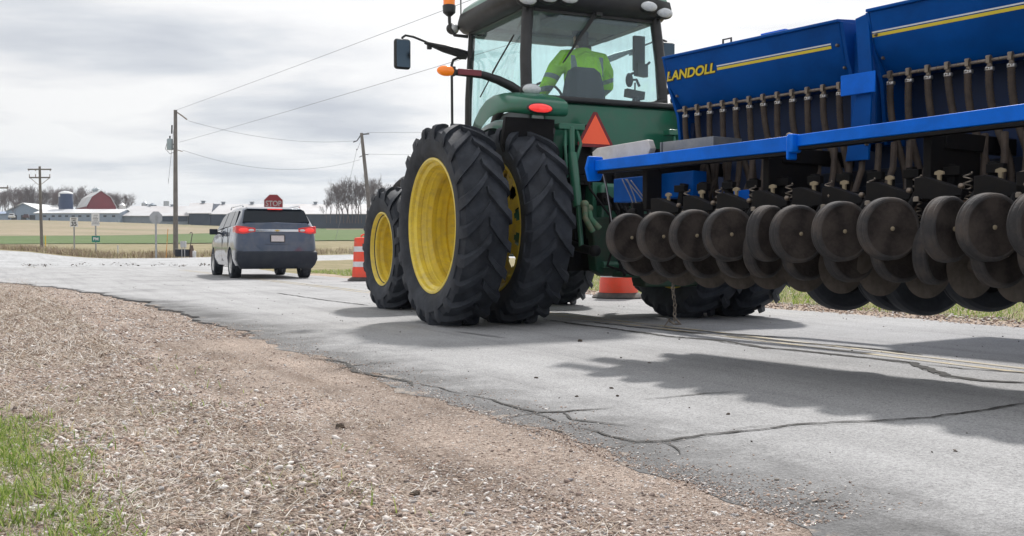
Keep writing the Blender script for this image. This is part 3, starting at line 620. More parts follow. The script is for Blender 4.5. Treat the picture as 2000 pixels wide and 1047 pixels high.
for s in (-1, 1):    # front mudguards
    f = MB(); rw = []
    for q in range(13):
        a = R(66+q*5); rw.append([Vector((s*1.12+dx*.5, 2.85-math.cos(a)*.90, .80+math.sin(a)*.90+dz)) for dx, dz in ((-.5, -.04), (-.42, 0), (0, .015), (.42, 0), (.5, -.04), (.42, -.02), (0, -.005), (-.42, -.02))])
    f.loft(rw); f.tube([(s*.5, 2.85, 1.0), (s*.7, 2.85, 1.55), (s*1.1, 2.85, 1.70)], .025, 8); f.build('front_mudguard', M_blk, TR)
# rear mudguards
for s in (-1, 1):
    f = MB(); rings = []
    for q in range(21):
        u = q/20; a = R(-14+u*128); rad = 1.19+.13*math.sin(math.pi*min(1, u*1.25))-.10*u*u
        wd = .05+.30*ss(u/.45); x0 = s*.90; th = .03
        cy, cz = -math.cos(a-R(0))*-1, math.sin(a)
        pr = [(0, 0), (wd*.75, .01), (wd*.94, -.03), (wd, -.085), (wd-.025, -.085), (wd*.92, -.055), (wd*.73, -.02), (0, -.03)]
        rings.append([Vector((x0+s*px_, .10+math.cos(a)*(rad+pz), .98+math.sin(a)*(rad+pz))) for px_, pz in pr])
    f.loft(rings); fd = f.build('mudguard', M_grn, TR, ang=50)
    i_ = MB(); rr2 = []
    for q in range(15):
        a = R(0+q*8.4); rr2.append([Vector((s*(.88+.0*q), .1+math.cos(a)*rd_, .98+math.sin(a)*rd_)) for rd_ in (1.13, .35)])
    i_.sheet(rr2); k_ = i_.build('wheel_well_skirt', M_blk, TR, recalc=False); sd = k_.modifiers.new('s', 'SOLIDIFY'); sd.thickness = .02
    # rear face of the mudguard with the lamp
    e = MB(); rg_ = []
    for x, k_, dz_, dy_ in ((.78, .96, .0, 0), (.98, 1.0, 0, 0), (1.10, .97, 0, .02), (1.20, .88, .01, .10), (1.27, .72, .015, .22), (1.31, .55, .0, .36), (1.325, .42, -.05, .52), (1.33, .34, -.13, .66), (1.33, .28, -.25, .80), (1.33, .22, -.40, .92)):
        pr_ = []
        for j in range(20):
            t_ = 2*math.pi*j/20; cy_, sz_ = math.cos(t_), math.sin(t_); ey = math.copysign(abs(cy_)**.62, cy_)*.36*k_; ez = math.copysign(abs(sz_)**.62, sz_)*.098*k_
            pr_.append(Vector((s*x, -.22+dy_+ey*.93-ez*.1, 2.25+dz_+ez+ey*.24)))
        rg_.append(pr_)
    e.loft(rg_)
    eo = e.build('mudguard_end', M_grn, TR, ang=60)
    tl = MB(); tl.ball((s*1.10, -.560, 2.16), (.130, .035, .048), 20, 10, Matrix.Rotation(R(-18), 3, 'X')); tl.build('tail_light', M_redl, TR)
    tb = MB(); tb.ball((s*1.10, -.546, 2.16), (.147, .035, .060), 20, 10, Matrix.Rotation(R(-18), 3, 'X')); tb.build('light_bezel', M_blk, TR)
    dk = MB(); dk.loft([[Vector((s*x, y, z)) for x, z in ((.86, 2.08), (1.40, 2.08), (1.44, 1.80), (1.30, 1.5), (.9, 1.35))] for y in (-.40, -.34)]); dk.build('wheel_well_panel', M_blk2, TR)
    wl = MB(); wl.ball((s*.93, -.02, 2.43), (.105, .06, .060), 20, 10); wl.build('fender_work_light', M_lens, TR)
    wb = MB(); wb.ball((s*.93, .03, 2.43), (.115, .07, .068), 20, 10); wb.tube([(s*.93, .03, 2.43), (s*.93, .05, 2.30)], .03, 8); wb.build('light_housing', M_blk, TR)
# panel between the mudguards
m = MB(); m.loft([[Vector((x, y, z)) for x, y, z in ((-.86, -.12+dy, 1.45), (.9, -.12+dy, 1.45), (.9, -.20+dy, 2.10), (.9, -.10+dy, 2.31), (-.86, -.10+dy, 2.31), (-.86, -.20+dy, 2.10))] for dy in (0, .3)])
m.build('rear_panel', M_grn, TR, bevel=.03)
m = MB(); m.box((0, .02, 2.335), (1.72, .36, .06)); m.build('window_sill', M_blk, TR, bevel=.02)
# slow-moving-vehicle triangle
SM = Mx((-.36, -.34, 1.96), (1, 0, 0), (0, 0, 1), (0, -1, 0))
def tri(sz, cut=0.):
    p3 = [Vector((math.sin(R(a)), math.cos(R(a))))*sz for a in (0, 120, 240)]
    out = []
    for i, p_ in enumerate(p3):
        a = p3[(i-1) % 3]; c = p3[(i+1) % 3]; out += [tuple(p_.lerp(a, cut)), tuple(p_.lerp(c, cut))] if cut else [tuple(p_)]
    return out
m = MB(); m.prism(tri(.265, .09), SM, .006); sg = m.build('slow_vehicle_triangle', M_smvb, TR, smooth=False)
m = MB(); m.prism(tri(.20), SM @ Matrix.Translation((0, 0, .006)), .004); m.build('orange_triangle', M_smv, sg, smooth=False)
m = MB(); m.box((-.36, -.26, 1.92), (.06, .16, .3)); m.build('sign_bracket', M_blk, sg)
# rear linkage, couplers, hoses
m = MB()
for x in (-.66, .66):
    m.tube([(x, -.38, 2.02), (x, -.40, 1.55)], .035, 10); m.tube([(x, -.40, 1.75), (x, -.52, 1.2)], .05, 12); m.tube([(x, -.52, 1.25), (x, -.60, .78)], .026, 10)
    m.tube([(x+.06, -.36, 2.02), (x+.09, -.42, 1.85), (x+.02, -.42, 1.62)], .018, 8); m.tube([(x-.06, -.36, 2.02), (x-.09, -.42, 1.80), (x-.07, -.42, 1.5)], .018, 8)
    m.box((x, -.34, 2.02), (.30, .12, .06))
m.box((0, -.25, .62), (.16, 1.5, .08)); m.box((-.34, -.32, 1.25), (.18, .2, .42)); m.box((.30, -.32, 1.25), (.18, .2, .42)); m.box((-.1, -.3, .8), (.55, .2, .38))
m.build('rear_linkage', M_grn, TR, bevel=.008)
m = MB(); m.box((0, -.18, 1.2), (1.25, .16, 1.3)); rs = random.Random(4)
for _ in range(26): m.box((rs.uniform(-.6, .55), -.30+rs.uniform(-.08, .04), rs.uniform(.6, 1.75)), (rs.uniform(.05, .2), rs.uniform(.05, .16), rs.uniform(.05, .2)))
for _ in range(12): c = (rs.uniform(-.4, .4), -.42, rs.uniform(.9, 1.6)); m.tube([c, (c[0], c[1]+.2, c[2])], rs.uniform(.02, .045), 10)
m.build('hitch_housing', M_blk2, TR, bevel=.006)
rs = random.Random(44)
for k in range(7): m = MB(); c = (-.42+.12*k, -.60-.03*(k % 2), 1.28-.05*(k % 3)); m.box(c, (.075, .12, .13)); m.tube([(c[0], c[1]-.02, c[2]), (c[0], c[1]-.12, c[2])], .022, 10); m.build('hydraulic_coupler', M_blk2, TR, bevel=.006)
for k in range(8):
    m = MB(); x0 = -.44+.11*k; zt_ = 1.2-.04*(k % 3); m.tube([(x0, -.70, zt_+.08), (x0+rs.uniform(-.03, .03), -.80, zt_), (x0+rs.uniform(-.08, .1), -.76, zt_-.3), (x0+rs.uniform(-.1, .2), -.70, zt_-.55), (x0+.1, -.9, .52)], .015, 8); m.build('hydraulic_hose', M_blk2, TR)
m = MB(); m.tube([(-.30, -.62, 1.0), (.12, -.62, .72)], .03, 8); m.tube([(-.42, -.60, .62), (.20, -.60, .62)], .035, 8); m.box((-.1, -.64, .86), (.16, .1, .18)); m.box((.05, -.6, 1.05), (.1, .1, .22)); m.build('lift_strut', M_grn, TR, bevel=.004)
for x in (-.66, .66): m = MB(); m.tube([(x*.9, -.1, .85), (x*.98, -.6, .78), (x, -.85, .76)], [.05, .045, .04], 10); m.ball((x, -.87, .76), .06, 12, 8); m.build('lower_link', M_blk2, TR)
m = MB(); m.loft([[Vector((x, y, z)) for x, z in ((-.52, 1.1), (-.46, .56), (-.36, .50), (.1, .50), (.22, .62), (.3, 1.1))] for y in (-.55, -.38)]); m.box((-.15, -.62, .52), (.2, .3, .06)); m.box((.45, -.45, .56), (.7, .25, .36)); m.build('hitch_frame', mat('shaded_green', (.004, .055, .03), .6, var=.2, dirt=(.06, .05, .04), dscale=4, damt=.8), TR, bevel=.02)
m = MB(); rs = random.Random(8)
for k in range(9):
    x0 = -.5+k*.11; x1 = rs.uniform(.0, .6); m.tube([(x0, -.40, rs.uniform(1.2, 1.6)), (x0+rs.uniform(-.1, .1), -.62, rs.uniform(1.2, 1.45)), ((x0+x1)/2, -.9, rs.uniform(.7, 1.0)), (x1, -1.35, rs.uniform(.8, 1.1))], .012, 8)
m.build('hydraulic_hose', M_blk2, TR)
m = MB()
for k, (a, c) in enumerate((((-.66, -.66, 1.22), (-.60, -.72, .95)), ((-.60, -.64, 1.18), (-.52, -.72, .98)))): m.tube([a, ((a[0]+c[0])/2-.05, a[1]-.05, (a[2]+c[2])/2), c], .03, 10); m.ball(a, .045, 10, 8)
m.build('hitch_hook', mat('worn_green', (.05, .16, .09), .6, var=.3, dirt=(.25, .18, .12), dscale=8, damt=.9), TR)
m = MB()
for ya, yb in ((-.62, -.5),):
    c0 = Vector((.15, -1.0, .55))
    for k in range(12):
        c = c0+Vector((.006*math.sin(k), -.02*k/4, -.042*k)); rt = Matrix.Rotation(R(90*(k % 2)), 3, 'Z'); ring = [c+rt @ Vector((.016*math.cos(a), 0, .028*math.sin(a))) for a in np.linspace(0, 2*math.pi, 9)]
        m.tube(ring, .006, 5, cap=False)
m.tube([(.12, -1.0, .06), (.14, -1.06, .03), (.22, -1.05, .02), (.2, -1.0, .08)], .012, 6); m.tube([(.12, -1.0, .08), (-.08, -1.2, .015)], .008, 6)
m.build('safety_chain', M_steel, TR)
# cab: posts, sills, roof
ZR = 3.42
m = MB()
RLb, RLt, RRb, RRt = (-.86, .25, 2.30), (-.80, .34, ZR), (.86, .25, 2.30), (.80, .34, ZR)
FLb, FLt = (-.82, 1.98, 1.75), (-.80, 1.88, ZR); FRb, FRt = (.82, 1.98, 1.75), (.80, 1.88, ZR)
for a, b_, rr_ in ((RLb, RLt, .062), (RRb, RRt, .062), (FLb, FLt, .042), (FRb, FRt, .042)): m.tube([a, Vector(a).lerp(Vector(b_), .5)+Vector((math.copysign(.02, a[0]), 0, 0)), b_], rr_, 10)
m.tube([(-.86, .2, 2.36), (-.88, .6, 2.44), (-.86, 1.0, 2.30), (-.84, 1.35, 1.95), (-.82, 1.6, 1.72)], .05, 10); m.tube([(.86, .2, 2.36), (.88, .6, 2.44), (.86, 1.0, 2.30), (.84, 1.35, 1.95), (.82, 1.6, 1.72)], .05, 10)
m.tube([(-.86, .22, 2.42), (-.5, .20, 2.36), (0, .19, 2.34), (.5, .20, 2.36), (.86, .22, 2.44)], .035, 10)
m.box((0, .36, ZR-.03), (1.6, .1, .12)); m.box((0, 1.88, ZR-.03), (1.6, .1, .1)); m.box((-.8, 1.1, ZR-.02), (.1, 1.5, .1)); m.box((.8, 1.1, ZR-.02), (.1, 1.5, .1)); m.box((0, 2.0, 1.75), (1.6, .08, .12))
cf = m.build('cab_frame', M_blk, TR)
m = MB(); m.box((0, 1.05, 1.70), (1.6, 1.8, .10)); m.box((0, .3, 2.0), (1.64, .08, .62)); m.box((-.68, .75, 2.0), (.3, 1.0, .6)); m.box((.68, .75, 2.0), (.3, 1.0, .6)); m.box((.46, 1.2, 2.28), (.22, .6, .10)); m.build('cab_floor', M_int, TR, bevel=.02)
m = MB(); m.box((0, 1.1, ZR+.0), (1.56, 1.6, .04)); m.box((.1, .62, ZR-.07), (1.0, .5, .13)); m.box((0, 1.62, ZR-.05), (1.4, .3, .10)); m.build('headliner', M_int, TR, bevel=.02)
# glass
def pane(name, pts, gm, th=.008):
    v = [Vector(p_) for p_ in pts]; nn = (v[1]-v[0]).cross(v[2]-v[0]).normalized()*th; m = MB(); k = len(v)
    m.add([p_ for p_ in v]+[p_+nn for p_ in v], [tuple(range(k)), tuple(range(k, 2*k))[::-1]]+[(i, (i+1) % k, k+(i+1) % k, k+i) for i in range(k)]); return m.build(name, gm, TR, smooth=False)
pane('rear_window', [(-.80, .25, 2.46), (-.5, .23, 2.39), (0, .22, 2.37), (.5, .23, 2.39), (.80, .25, 2.47), (.76, .34, 3.36), (-.76, .34, 3.36)], G_cab)
pane('side_window', [(-.86, .36, 2.46), (-.88, .62, 2.46), (-.86, 1.02, 2.32), (-.84, 1.37, 1.97), (-.83, 1.9, 1.8), (-.81, 1.85, 3.38), (-.81, .40, 3.38)], G_side)
pane('side_window', [(.86, .36, 2.46), (.88, .62, 2.46), (.86, 1.02, 2.32), (.84, 1.37, 1.97), (.83, 1.9, 1.8), (.81, 1.85, 3.38), (.81, .40, 3.38)], G_side)
pane('windscreen', [(-.78, 1.98, 1.80), (.78, 1.98, 1.80), (.76, 1.90, 3.36), (-.76, 1.90, 3.36)], G_side)
# roof
m = MB(); rg = []
for z, hx, y0, y1 in ((3.36, .86, .30, 2.02), (3.39, .97, .20, 2.22), (3.47, 1.02, .14, 2.30), (3.56, 1.0, .15, 2.28)):
    rg.append([Vector((x*hx, y, z)) for x, y in ((-.72, y0), (-.92, y0+.06), (-1, y0+.25), (-1, y1-.5), (-.9, y1-.22), (-.6, y1), (.6, y1), (.9, y1-.22), (1, y1-.5), (1, y0+.25), (.92, y0+.06), (.72, y0))])
m.loft(rg); rf = m.build('roof_rim', M_blk, TR, ang=50)
m = MB(); rg = []
for z, k in ((3.555, 1.0), (3.63, .97), (3.70, .88), (3.74, .70), (3.755, .4)):
    rg.append([Vector((x*k, 1.22+(y-1.22)*k, z)) for x, y in ((-.72, .17), (-.90, .22), (-.98, .45), (-.98, 1.8), (-.88, 2.05), (-.6, 2.25), (.6, 2.25), (.88, 2.05), (.98, 1.8), (.98, .45), (.90, .22), (.72, .17))])
m.loft(rg); m.build('roof', M_grn, TR, ang=60)
for x, y, z, g_ in ((-.88, .19, 3.405, 0), (-.66, .13, 3.44, 1), (-.42, .12, 3.45, 0), (.60, .15, 3.47, 0), (.83, .19, 3.43, 0), (-1.0, 2.0, 3.44, 0)):
    m = MB(); m.ball((x, y-.01, z), (.105 if y < 1 else .06, .045, .055), 20, 10); wl = m.build('roof_work_light', M_red if False else M_lens, TR)
    m = MB(); m.ball((x, y+.02, z), (.122 if y < 1 else .08, .06, .07), 20, 10); m.build('light_housing', M_blk, wl)
# seat, wheel, levers, screens, wiper
m = MB(); m.loft([[Vector((.04+x, y, z)) for x, z in ((-.26, 2.3), (-.27, 2.5), (-.235, 2.68), (-.20, 2.78), (-.12, 2.83), (.12, 2.83), (.20, 2.78), (.235, 2.68), (.27, 2.5), (.26, 2.3))] for y in (.56, .68)]); m.box((.04, .86, 2.42), (.52, .5, .14)); m.box((.04, .9, 2.1), (.3, .3, .6)); st = m.build('seat', M_seat, TR, bevel=.055, seg=4)
m = MB(); m.tube([(.04+.2*math.cos(a), 1.52+.08*math.sin(a), 2.62+.18*math.sin(a)) for a in np.linspace(0, 2*math.pi, 25)], .016, 8, cap=False); m.tube([(.04, 1.54, 2.6), (.04, 1.75, 1.8)], .05, 8); m.box((.04, 1.52, 2.62), (.36, .03, .04)); m.build('steering_wheel', M_blk, TR)
m = MB(); m.box((.60, 1.15, 3.05), (.14, .05, .40)); m.tube([(.72, 1.1, 2.95), (.60, 1.1, 2.85), (.48, 1.12, 2.80)], .015, 8); m.box((.60, 1.1, 2.85), (.19, .06, .15), Matrix.Rotation(R(20), 3, 'Z'));
m.ball((.43, 1.08, 2.72), (.05, .03, .085), 12, 8); m.tube([(.43, 1.08, 2.72), (.55, 1.12, 2.74), (.58, 1.1, 2.66)], .016, 8)
m.box((.50, 1.08, 2.56), (.24, .07, .09), Matrix.Rotation(R(6), 3, 'Y')); m.tube([(.52, 1.1, 2.7), (.52, 1.12, 2.2)], .01, 6); m.tube([(.56, 1.1, 2.55), (.62, 1.1, 2.4), (.55, 1.1, 2.22)], .006, 6); m.tube([(.50, 1.1, 2.55), (.46, 1.1, 2.35), (.53, 1.1, 2.2)], .006, 6)
m.tube([(.33, .98, 2.36), (.47, .94, 2.50)], [.03, .035], 8); m.v = [(v[0]+.185, v[1]-.50, v[2]+.0) for v in m.v]; m.build('control_screen', M_blk, TR)
m = MB(); m.tube([(.02, .28, 3.40), (-.30, .25, 2.95)], .010, 6); m.tube([(-.02, .27, 3.38), (-.44, .22, 2.78)], .006, 6); m.tube([(.05, .28, 3.40), (-.42, .225, 2.80)], .007, 6); m.box((.03, .28, 3.38), (.08, .06, .08)); m.build('wiper', M_blk, TR)
m = MB(); m.tube([(-.88, 1.10, 2.78), (-.87, .55, 3.10)], .010, 6); m.tube([(-.88, 1.45, 2.55), (-.88, .85, 2.92)], .008, 6); m.tube([(-.86, 1.5, 2.32), (-.86, 1.05, 2.42), (-.86, 1.0, 2.30)], .022, 8); m.build('side_wiper', M_blk, TR)
# mirrors, handrail, marker arm, beacon
for s, mxx, mzz in ((-1, 0, 0), (1, .43, .27)):
    m = MB(); m.box((s*1.16, 2.0, 3.20), (.58, .05, .06), Matrix.Rotation(R(s*7), 3, 'Y'), None); m.tube([(s*.84, 1.95, 3.12), (s*1.12, 2.0, 3.19), (s*1.36, 2.02, 3.245)], [.055, .05, .018], 8); m.tube([(s*1.3, 2.02, 3.24), (s*1.50, 2.02, 3.30), (s*1.60, 2.02, 3.31), (s*1.64, 2.02, 3.28), (s*1.65, 2.02, 3.22)], .014, 8); m.box((s*1.30, 2.02, 3.205), (.05, .04, .07))
    m.v = [(v[0]+mxx*max(0, v[0]-.85)/.8, v[1], v[2]+mzz*max(0, v[0]-.85)/.8) for v in m.v]; mo = MB(); mo.add(m.v[8:], [tuple(i-8 for i in f_) for f_ in m.f[6:]]); arm = mo.build('mirror_arm', M_blk, TR)
    m = MB(); m.box((s*1.65+mxx, 2.0, 3.08+mzz), (.205, .08, .36)); mr = m.build('mirror', M_blk, arm, bevel=.045, seg=4)
    m = MB(); m.box((s*1.65+mxx, 1.957, 3.08+mzz), (.165, .006, .32)); m.build('mirror_glass', mat('mirror_silver', (.07, .10, .13), .06, 1.0, var=.03), arm, bevel=.002)
m = MB(); m.tube([(-.98, 1.95, 1.85), (-1.02, 1.98, 2.0), (-1.02, 2.0, 3.0), (-1.0, 2.0, 3.06), (-.94, 2.0, 3.09), (-.86, 1.97, 3.09)], .017, 8); m.tube([(-.84, 1.83, 3.06), (-.88, 1.78, 3.0), (-.88, 1.76, 2.1)], .012, 8); m.build('handrail', M_blk, TR)
m = MB(); pa = [(-.88, .28, 2.42), (-1.03, .28, 2.50), (-1.18, .28, 2.555), (-1.35, .28, 2.595), (-1.5, .28, 2.60), (-1.68, .28, 2.605)]; m.tube(pa, [.05, .05, .047, .042, .040, .038], 10); ar = m.build('marker_arm', M_blk, TR)
m = MB(); m.box((-1.52, .235, 2.602), (.26, .02, .062), Matrix.Rotation(R(0), 3, 'Y')); m.build('reflector', M_dred, ar, bevel=.004)
m = MB(); m.ball((-1.77, .27, 2.607), (.10, .05, .055), 20, 10); m.build('turn_signal', M_amb, ar)
m = MB(); m.box((-1.685, .275, 2.607), (.03, .07, .10)); m.build('signal_collar', M_blk, ar, bevel=.01)
m = MB(); m.tube([(1.86, .28, 2.735), (1.5, .28, 2.73), (1.2, .28, 2.675), (.90, .28, 2.56)], .042, 10); ar = m.build('marker_arm', M_blk, TR); m = MB(); m.ball((1.86, .27, 2.737), (.105, .05, .055), 20, 10); m.build('turn_signal', M_amb, ar)
m = MB(); m.tube([(-.84, 1.92, 3.34), (-1.0, 1.95, 3.35), (-1.03, 1.97, 3.40), (-1.055, 1.98, 3.50), (-1.06, 1.98, 3.66)], .020, 8); m.lathe([(.03, 3.58), (.075, 3.62), (.08, 3.70), (.075, 3.71)], Matrix.Translation((-1.06, 1.98, 0)), 20); bs = m.build('beacon_bracket', M_blk, TR)
m = MB(); m.lathe([(.070, 3.705), (.072, 3.80), (.062, 3.86), (.03, 3.885)], Matrix.Translation((-1.06, 1.98, 0)), 20); m.build('beacon', M_amb, bs)
m = MB(); m.tube([(-.98, 1.80, 3.5), (-.985, 1.8, 4.1)], .008, 6); m.build('aerial', M_blk, TR)
# ---------------------------------------------------------------- driver
DR = empty('person', (1.04-.4226*.86+.9063*.15, 11.06+.9063*.86+.4226*.15, 0), R(25), 'driver in a yellow-green hi-vis jacket seated with his back to us in the tractor cab', 'person')
M_skin = mat('skin', (.50, .30, .22), .55, var=.06, scale=20)
m = MB()
m.tube([(0, -.02, 2.46), (0, -.03, 2.62), (0, -.02, 2.82), (0, 0, 2.98), (0, .01, 3.04)], [.17, .15, .17, .14, .07], 16, sy=1)
m.tube([(0, .01, 3.0), (0, .03, 3.12)], [.065, .058], 12)
m.ball((0, .045, 3.22), (.078, .098, .118), 20, 14); m.ball((0, .10, 3.165), (.055, .055, .06), 14, 10)
m.tube([(0, .13, 3.235), (0, .155, 3.205)], [.012, .02], 8); m.ball((-.08, .03, 3.21), (.014, .025, .034), 8, 6); m.ball((.08, .03, 3.21), (.014, .025, .034), 8, 6)
m.ball((0, .135, 3.165), (.026, .012, .009), 8, 6); m.ball((0, .125, 3.128), (.03, .03, .02), 8, 6)
for s in (-1, 1):
    m.ball((s*.032, .128, 3.235), (.015, .012, .011), 8, 6)
    m.tube([(s*.12, 0, 2.96), (s*.24, .0, 2.93), (s*.36, .10, 2.70), (s*.33, .32, 2.60), (s*.19, .60, 2.70)], [.06, .068, .05, .042, .030], 12)
    m.tube([(s*.10, .02, 2.46), (s*.14, .45, 2.50), (s*.15, .55, 2.30), (s*.15, .60, 1.90)], [.095, .075, .06, .045], 12); m.tube([(s*.15, .55, 1.84), (s*.15, .78, 1.82)], [.05, .035], 10)
    m.ball((s*.185, .635, 2.71), (.034, .045, .022), 10, 8)
    for k, (dx, ln) in enumerate(((-.026, .075), (-.009, .088), (.009, .082), (.026, .065))):
        m.tube([(s*(.185+dx), .655, 2.72), (s*(.183+dx), .66+ln*.5, 2.735), (s*(.18+dx), .66+ln*.75, 2.71), (s*(.178+dx), .65+ln*.6, 2.69)], [.009, .0085, .008, .007], 7)
    m.tube([(s*.155, .63, 2.705), (s*.14, .665, 2.69), (s*.15, .69, 2.685)], [.011, .010, .008], 7)
bd = m.build('body', M_skin, DR); rm = bd.modifiers.new('r', 'REMESH'); rm.mode = 'VOXEL'; rm.voxel_size = .008; rm.use_smooth_shade = True; smm = bd.modifiers.new('s', 'SMOOTH'); smm.iterations = 3
m = MB(); m.tube([(0, 0, 2.44), (0, -.02, 2.60), (0, -.03, 2.80), (0, -.015, 2.94), (0, 0, 3.03), (0, .005, 3.085)], [.215, .215, .23, .19, .115, .095], 20)
m.ball((0, -.05, 2.86), (.26, .14, .16), 16, 10)
for s in (-1, 1): m.tube([(s*.06, -.01, 2.98), (s*.23, -.01, 2.955), (s*.33, .03, 2.84), (s*.385, .10, 2.69), (s*.37, .25, 2.62), (s*.27, .47, 2.65)], [.10, .115, .098, .085, .072, .055], 14)
m_j = bpy.data.materials.new('hi_vis_jacket'); m_j.use_nodes = True; n, l = NT(m_j.node_tree); b = m_j.node_tree.nodes['Principled BSDF']; b.inputs['Roughness'].default_value = .75
tc = n('ShaderNodeTexCoord'); sp = n('ShaderNodeSeparateXYZ'); l(tc.outputs['Object'], sp.inputs[0])
ab = n('ShaderNodeMath', operation='ABSOLUTE'); l(sp.outputs[0], ab.inputs[0])
def bandn(src, c, hw):
    a = n('ShaderNodeMath', operation='COMPARE'); l(src, a.inputs[0]); a.inputs[1].default_value = c; a.inputs[2].default_value = hw; return a
b1 = bandn(ab.outputs[0], .185, .027); zc = bandn(sp.outputs[2], 2.87, .115); a1 = n('ShaderNodeMath', operation='MULTIPLY'); l(b1.outputs[0], a1.inputs[0]); l(zc.outputs[0], a1.inputs[1])
b2 = bandn(sp.outputs[2], 2.70, .028); gx = n('ShaderNodeMath', operation='GREATER_THAN', i_1=.26); l(ab.outputs[0], gx.inputs[0])
sl_ = n('ShaderNodeMath', operation='MULTIPLY_ADD', i_1=-.35); l(ab.outputs[0], sl_.inputs[0]); l(sp.outputs[2], sl_.inputs[2]); b2 = bandn(sl_.outputs[0], 2.615, .026)
a2 = n('ShaderNodeMath', operation='MULTIPLY'); l(b2.outputs[0], a2.inputs[0]); l(gx.outputs[0], a2.inputs[1]); b3 = bandn(sp.outputs[2], 2.62, .025)
mm = n('ShaderNodeMath', operation='MAXIMUM'); l(a1.outputs[0], mm.inputs[0]); l(a2.outputs[0], mm.inputs[1]); m4_ = n('ShaderNodeMath', operation='MAXIMUM'); l(mm.outputs[0], m4_.inputs[0]); l(b3.outputs[0], m4_.inputs[1])
mc = n('ShaderNodeMix', data_type='RGBA'); mc.inputs[6].default_value = (.50, .95, .03, 1); mc.inputs[7].default_value = (.30, .34, .36, 1); l(m4_.outputs[0], mc.inputs[0]); l(mc.outputs[2], b.inputs['Base Color'])
nb = n('ShaderNodeTexNoise', i_Scale=9.0, i_Detail=4.0, i_Distortion=1.2); l(tc.outputs['Object'], nb.inputs[0]); bp = n('ShaderNodeBump', i_Strength=.9, i_Distance=.05); l(nb.outputs[0], bp.inputs['Height']); l(bp.outputs[0], b.inputs['Normal'])
jk = m.build('jacket', m_j, DR); rm = jk.modifiers.new('r', 'REMESH'); rm.mode = 'VOXEL'; rm.voxel_size = .012; rm.use_smooth_shade = True; smm = jk.modifiers.new('s', 'SMOOTH'); smm.iterations = 5
m = MB()
for s in (-1, 1): m.tube([(s*.09, -.06, 2.46), (s*.10, .02, 2.47), (s*.14, .46, 2.51), (s*.15, .57, 2.30), (s*.15, .61, 1.88)], [.12, .115, .09, .075, .065], 12)
tr = m.build('trousers', mat('dark_denim', (.03, .04, .07), .85), DR); rm = tr.modifiers.new('r', 'REMESH'); rm.mode = 'VOXEL'; rm.voxel_size = .012; rm.use_smooth_shade = True
m = MB(); m.lathe([(.094, 3.235), (.100, 3.26), (.094, 3.31), (.065, 3.35), (.02, 3.36)], Matrix.Translation((0, .04, 0)), 20); m.box((0, .155, 3.262), (.13, .10, .012)); m.build('cap', mat('dark_cap', (.025, .04, .06), .85), DR, bevel=.004)
m = MB(); m.ball((0, .025, 3.215), (.084, .088, .105), 18, 12); m.tube([(0, -.02, 3.17), (0, -.035, 3.10)], [.07, .055], 12); m.build('hair', mat('dark_hair', (.02, .016, .014), .8), DR)
# ---------------------------------------------------------------- seed drill (folded wing), local x along the row towards us, y away
DA = R(35.4); DO = Vector((.83, 7.0, 0)); du = Vector((math.sin(DA), -math.cos(DA), 0)); dp = Vector((math.cos(DA), math.sin(DA), 0))
DRL = empty('seed_drill', DO, -(R(90)-DA), 'long blue folded seed drill with round press wheels, towed by the green tractor', 'seed drill')
def D(x, y, v):
    d = ray(x, y); s = (v-(C0-DO).dot(dp))/d.dot(dp); p = C0+d*s; return (p-DO).dot(du), p.z
def section(mb, sec, u0, u1, nseg=1):
    mb.loft([[Vector((u0+(u1-u0)*k/nseg, y, z)) for y, z in sec] for k in range(nseg+1)])
# hoppers: section in (y, z)
def hopper(u0, u1, dv, dz, lab=None):
    m = MB(); sec = [(.97+dv, 2.285+dz), (1.03+dv, 2.06+dz), (1.17+dv, 1.90+dz), (1.34+dv, 1.90+dz), (1.62+dv, 2.12+dz), (1.66+dv, 2.285+dz)]
    section(m, sec, u0, u1, 1); h = m.build('hopper', M_blue, DRL, bevel=.006)
    m = MB(); section(m, [(.945+dv, 2.282+dz), (.945+dv, 2.302+dz), (1.3+dv, 2.335+dz), (1.69+dv, 2.302+dz), (1.69+dv, 2.282+dz)], u0-.01, u1+.01); m.build('hopper_lid', M_blue, h, bevel=.004)
    for u in (u0-.0, u1-.0):
        m = MB(); m.loft([[Vector((u+k, y, z)) for y, z in ((.972+dv, 2.285+dz), (1.032+dv, 2.06+dz), (1.13+dv, 1.84+dz), (1.18+dv, 1.45+dz), (1.5+dv, 1.45+dz), (1.66+dv, 2.1+dz), (1.66+dv, 2.29+dz))] for k in ((-.03, -.003) if u == u0 else (.003, .03))]); m.build('hopper_end', M_blue, h, bevel=.003)
    for u in (u0+.03, u1-.03):
        for z, y in ((2.14, 1.008), (2.0, 1.09)): m = MB(); m.add(*blt(Vector((u, y+dv-.004, z+dz)), (0, -1, 0), .012, .02)); m.build('bolt', M_steel, h)
    return h
h1 = hopper(-.71, .93, 0, 0); h2 = hopper(1.185, 3.9, -.03, .015)
def face(u, t, dv=0, dz=0, off=.004):  # point on the hopper's sloping rear face, t from top 0 to bottom 1
    return Vector((u, .97+dv+.06*t-off, 2.285+dz-.225*t))
def stripe(par, u0, u1, t0, t1, m_, dv=0, dz=0, off=.003, nm='stripe'):
    m = MB(); a, b_, c, d = face(u0, t0, dv, dz, off), face(u1, t0, dv, dz, off), face(u1, t1, dv, dz, off), face(u0, t1, dv, dz, off)
    k = Vector((0, .002, 0)); m.add([a, b_, c, d, a+k, b_+k, c+k, d+k], [(0, 1, 2, 3), (7, 6, 5, 4), (0, 4, 5, 1), (1, 5, 6, 2), (2, 6, 7, 3), (3, 7, 4, 0)]); m.build(nm, m_, par, smooth=False)
stripe(h1, -.185, .845, .615, .70, M_ylet); stripe(h1, -.185, .845, .545, .585, M_wlet)
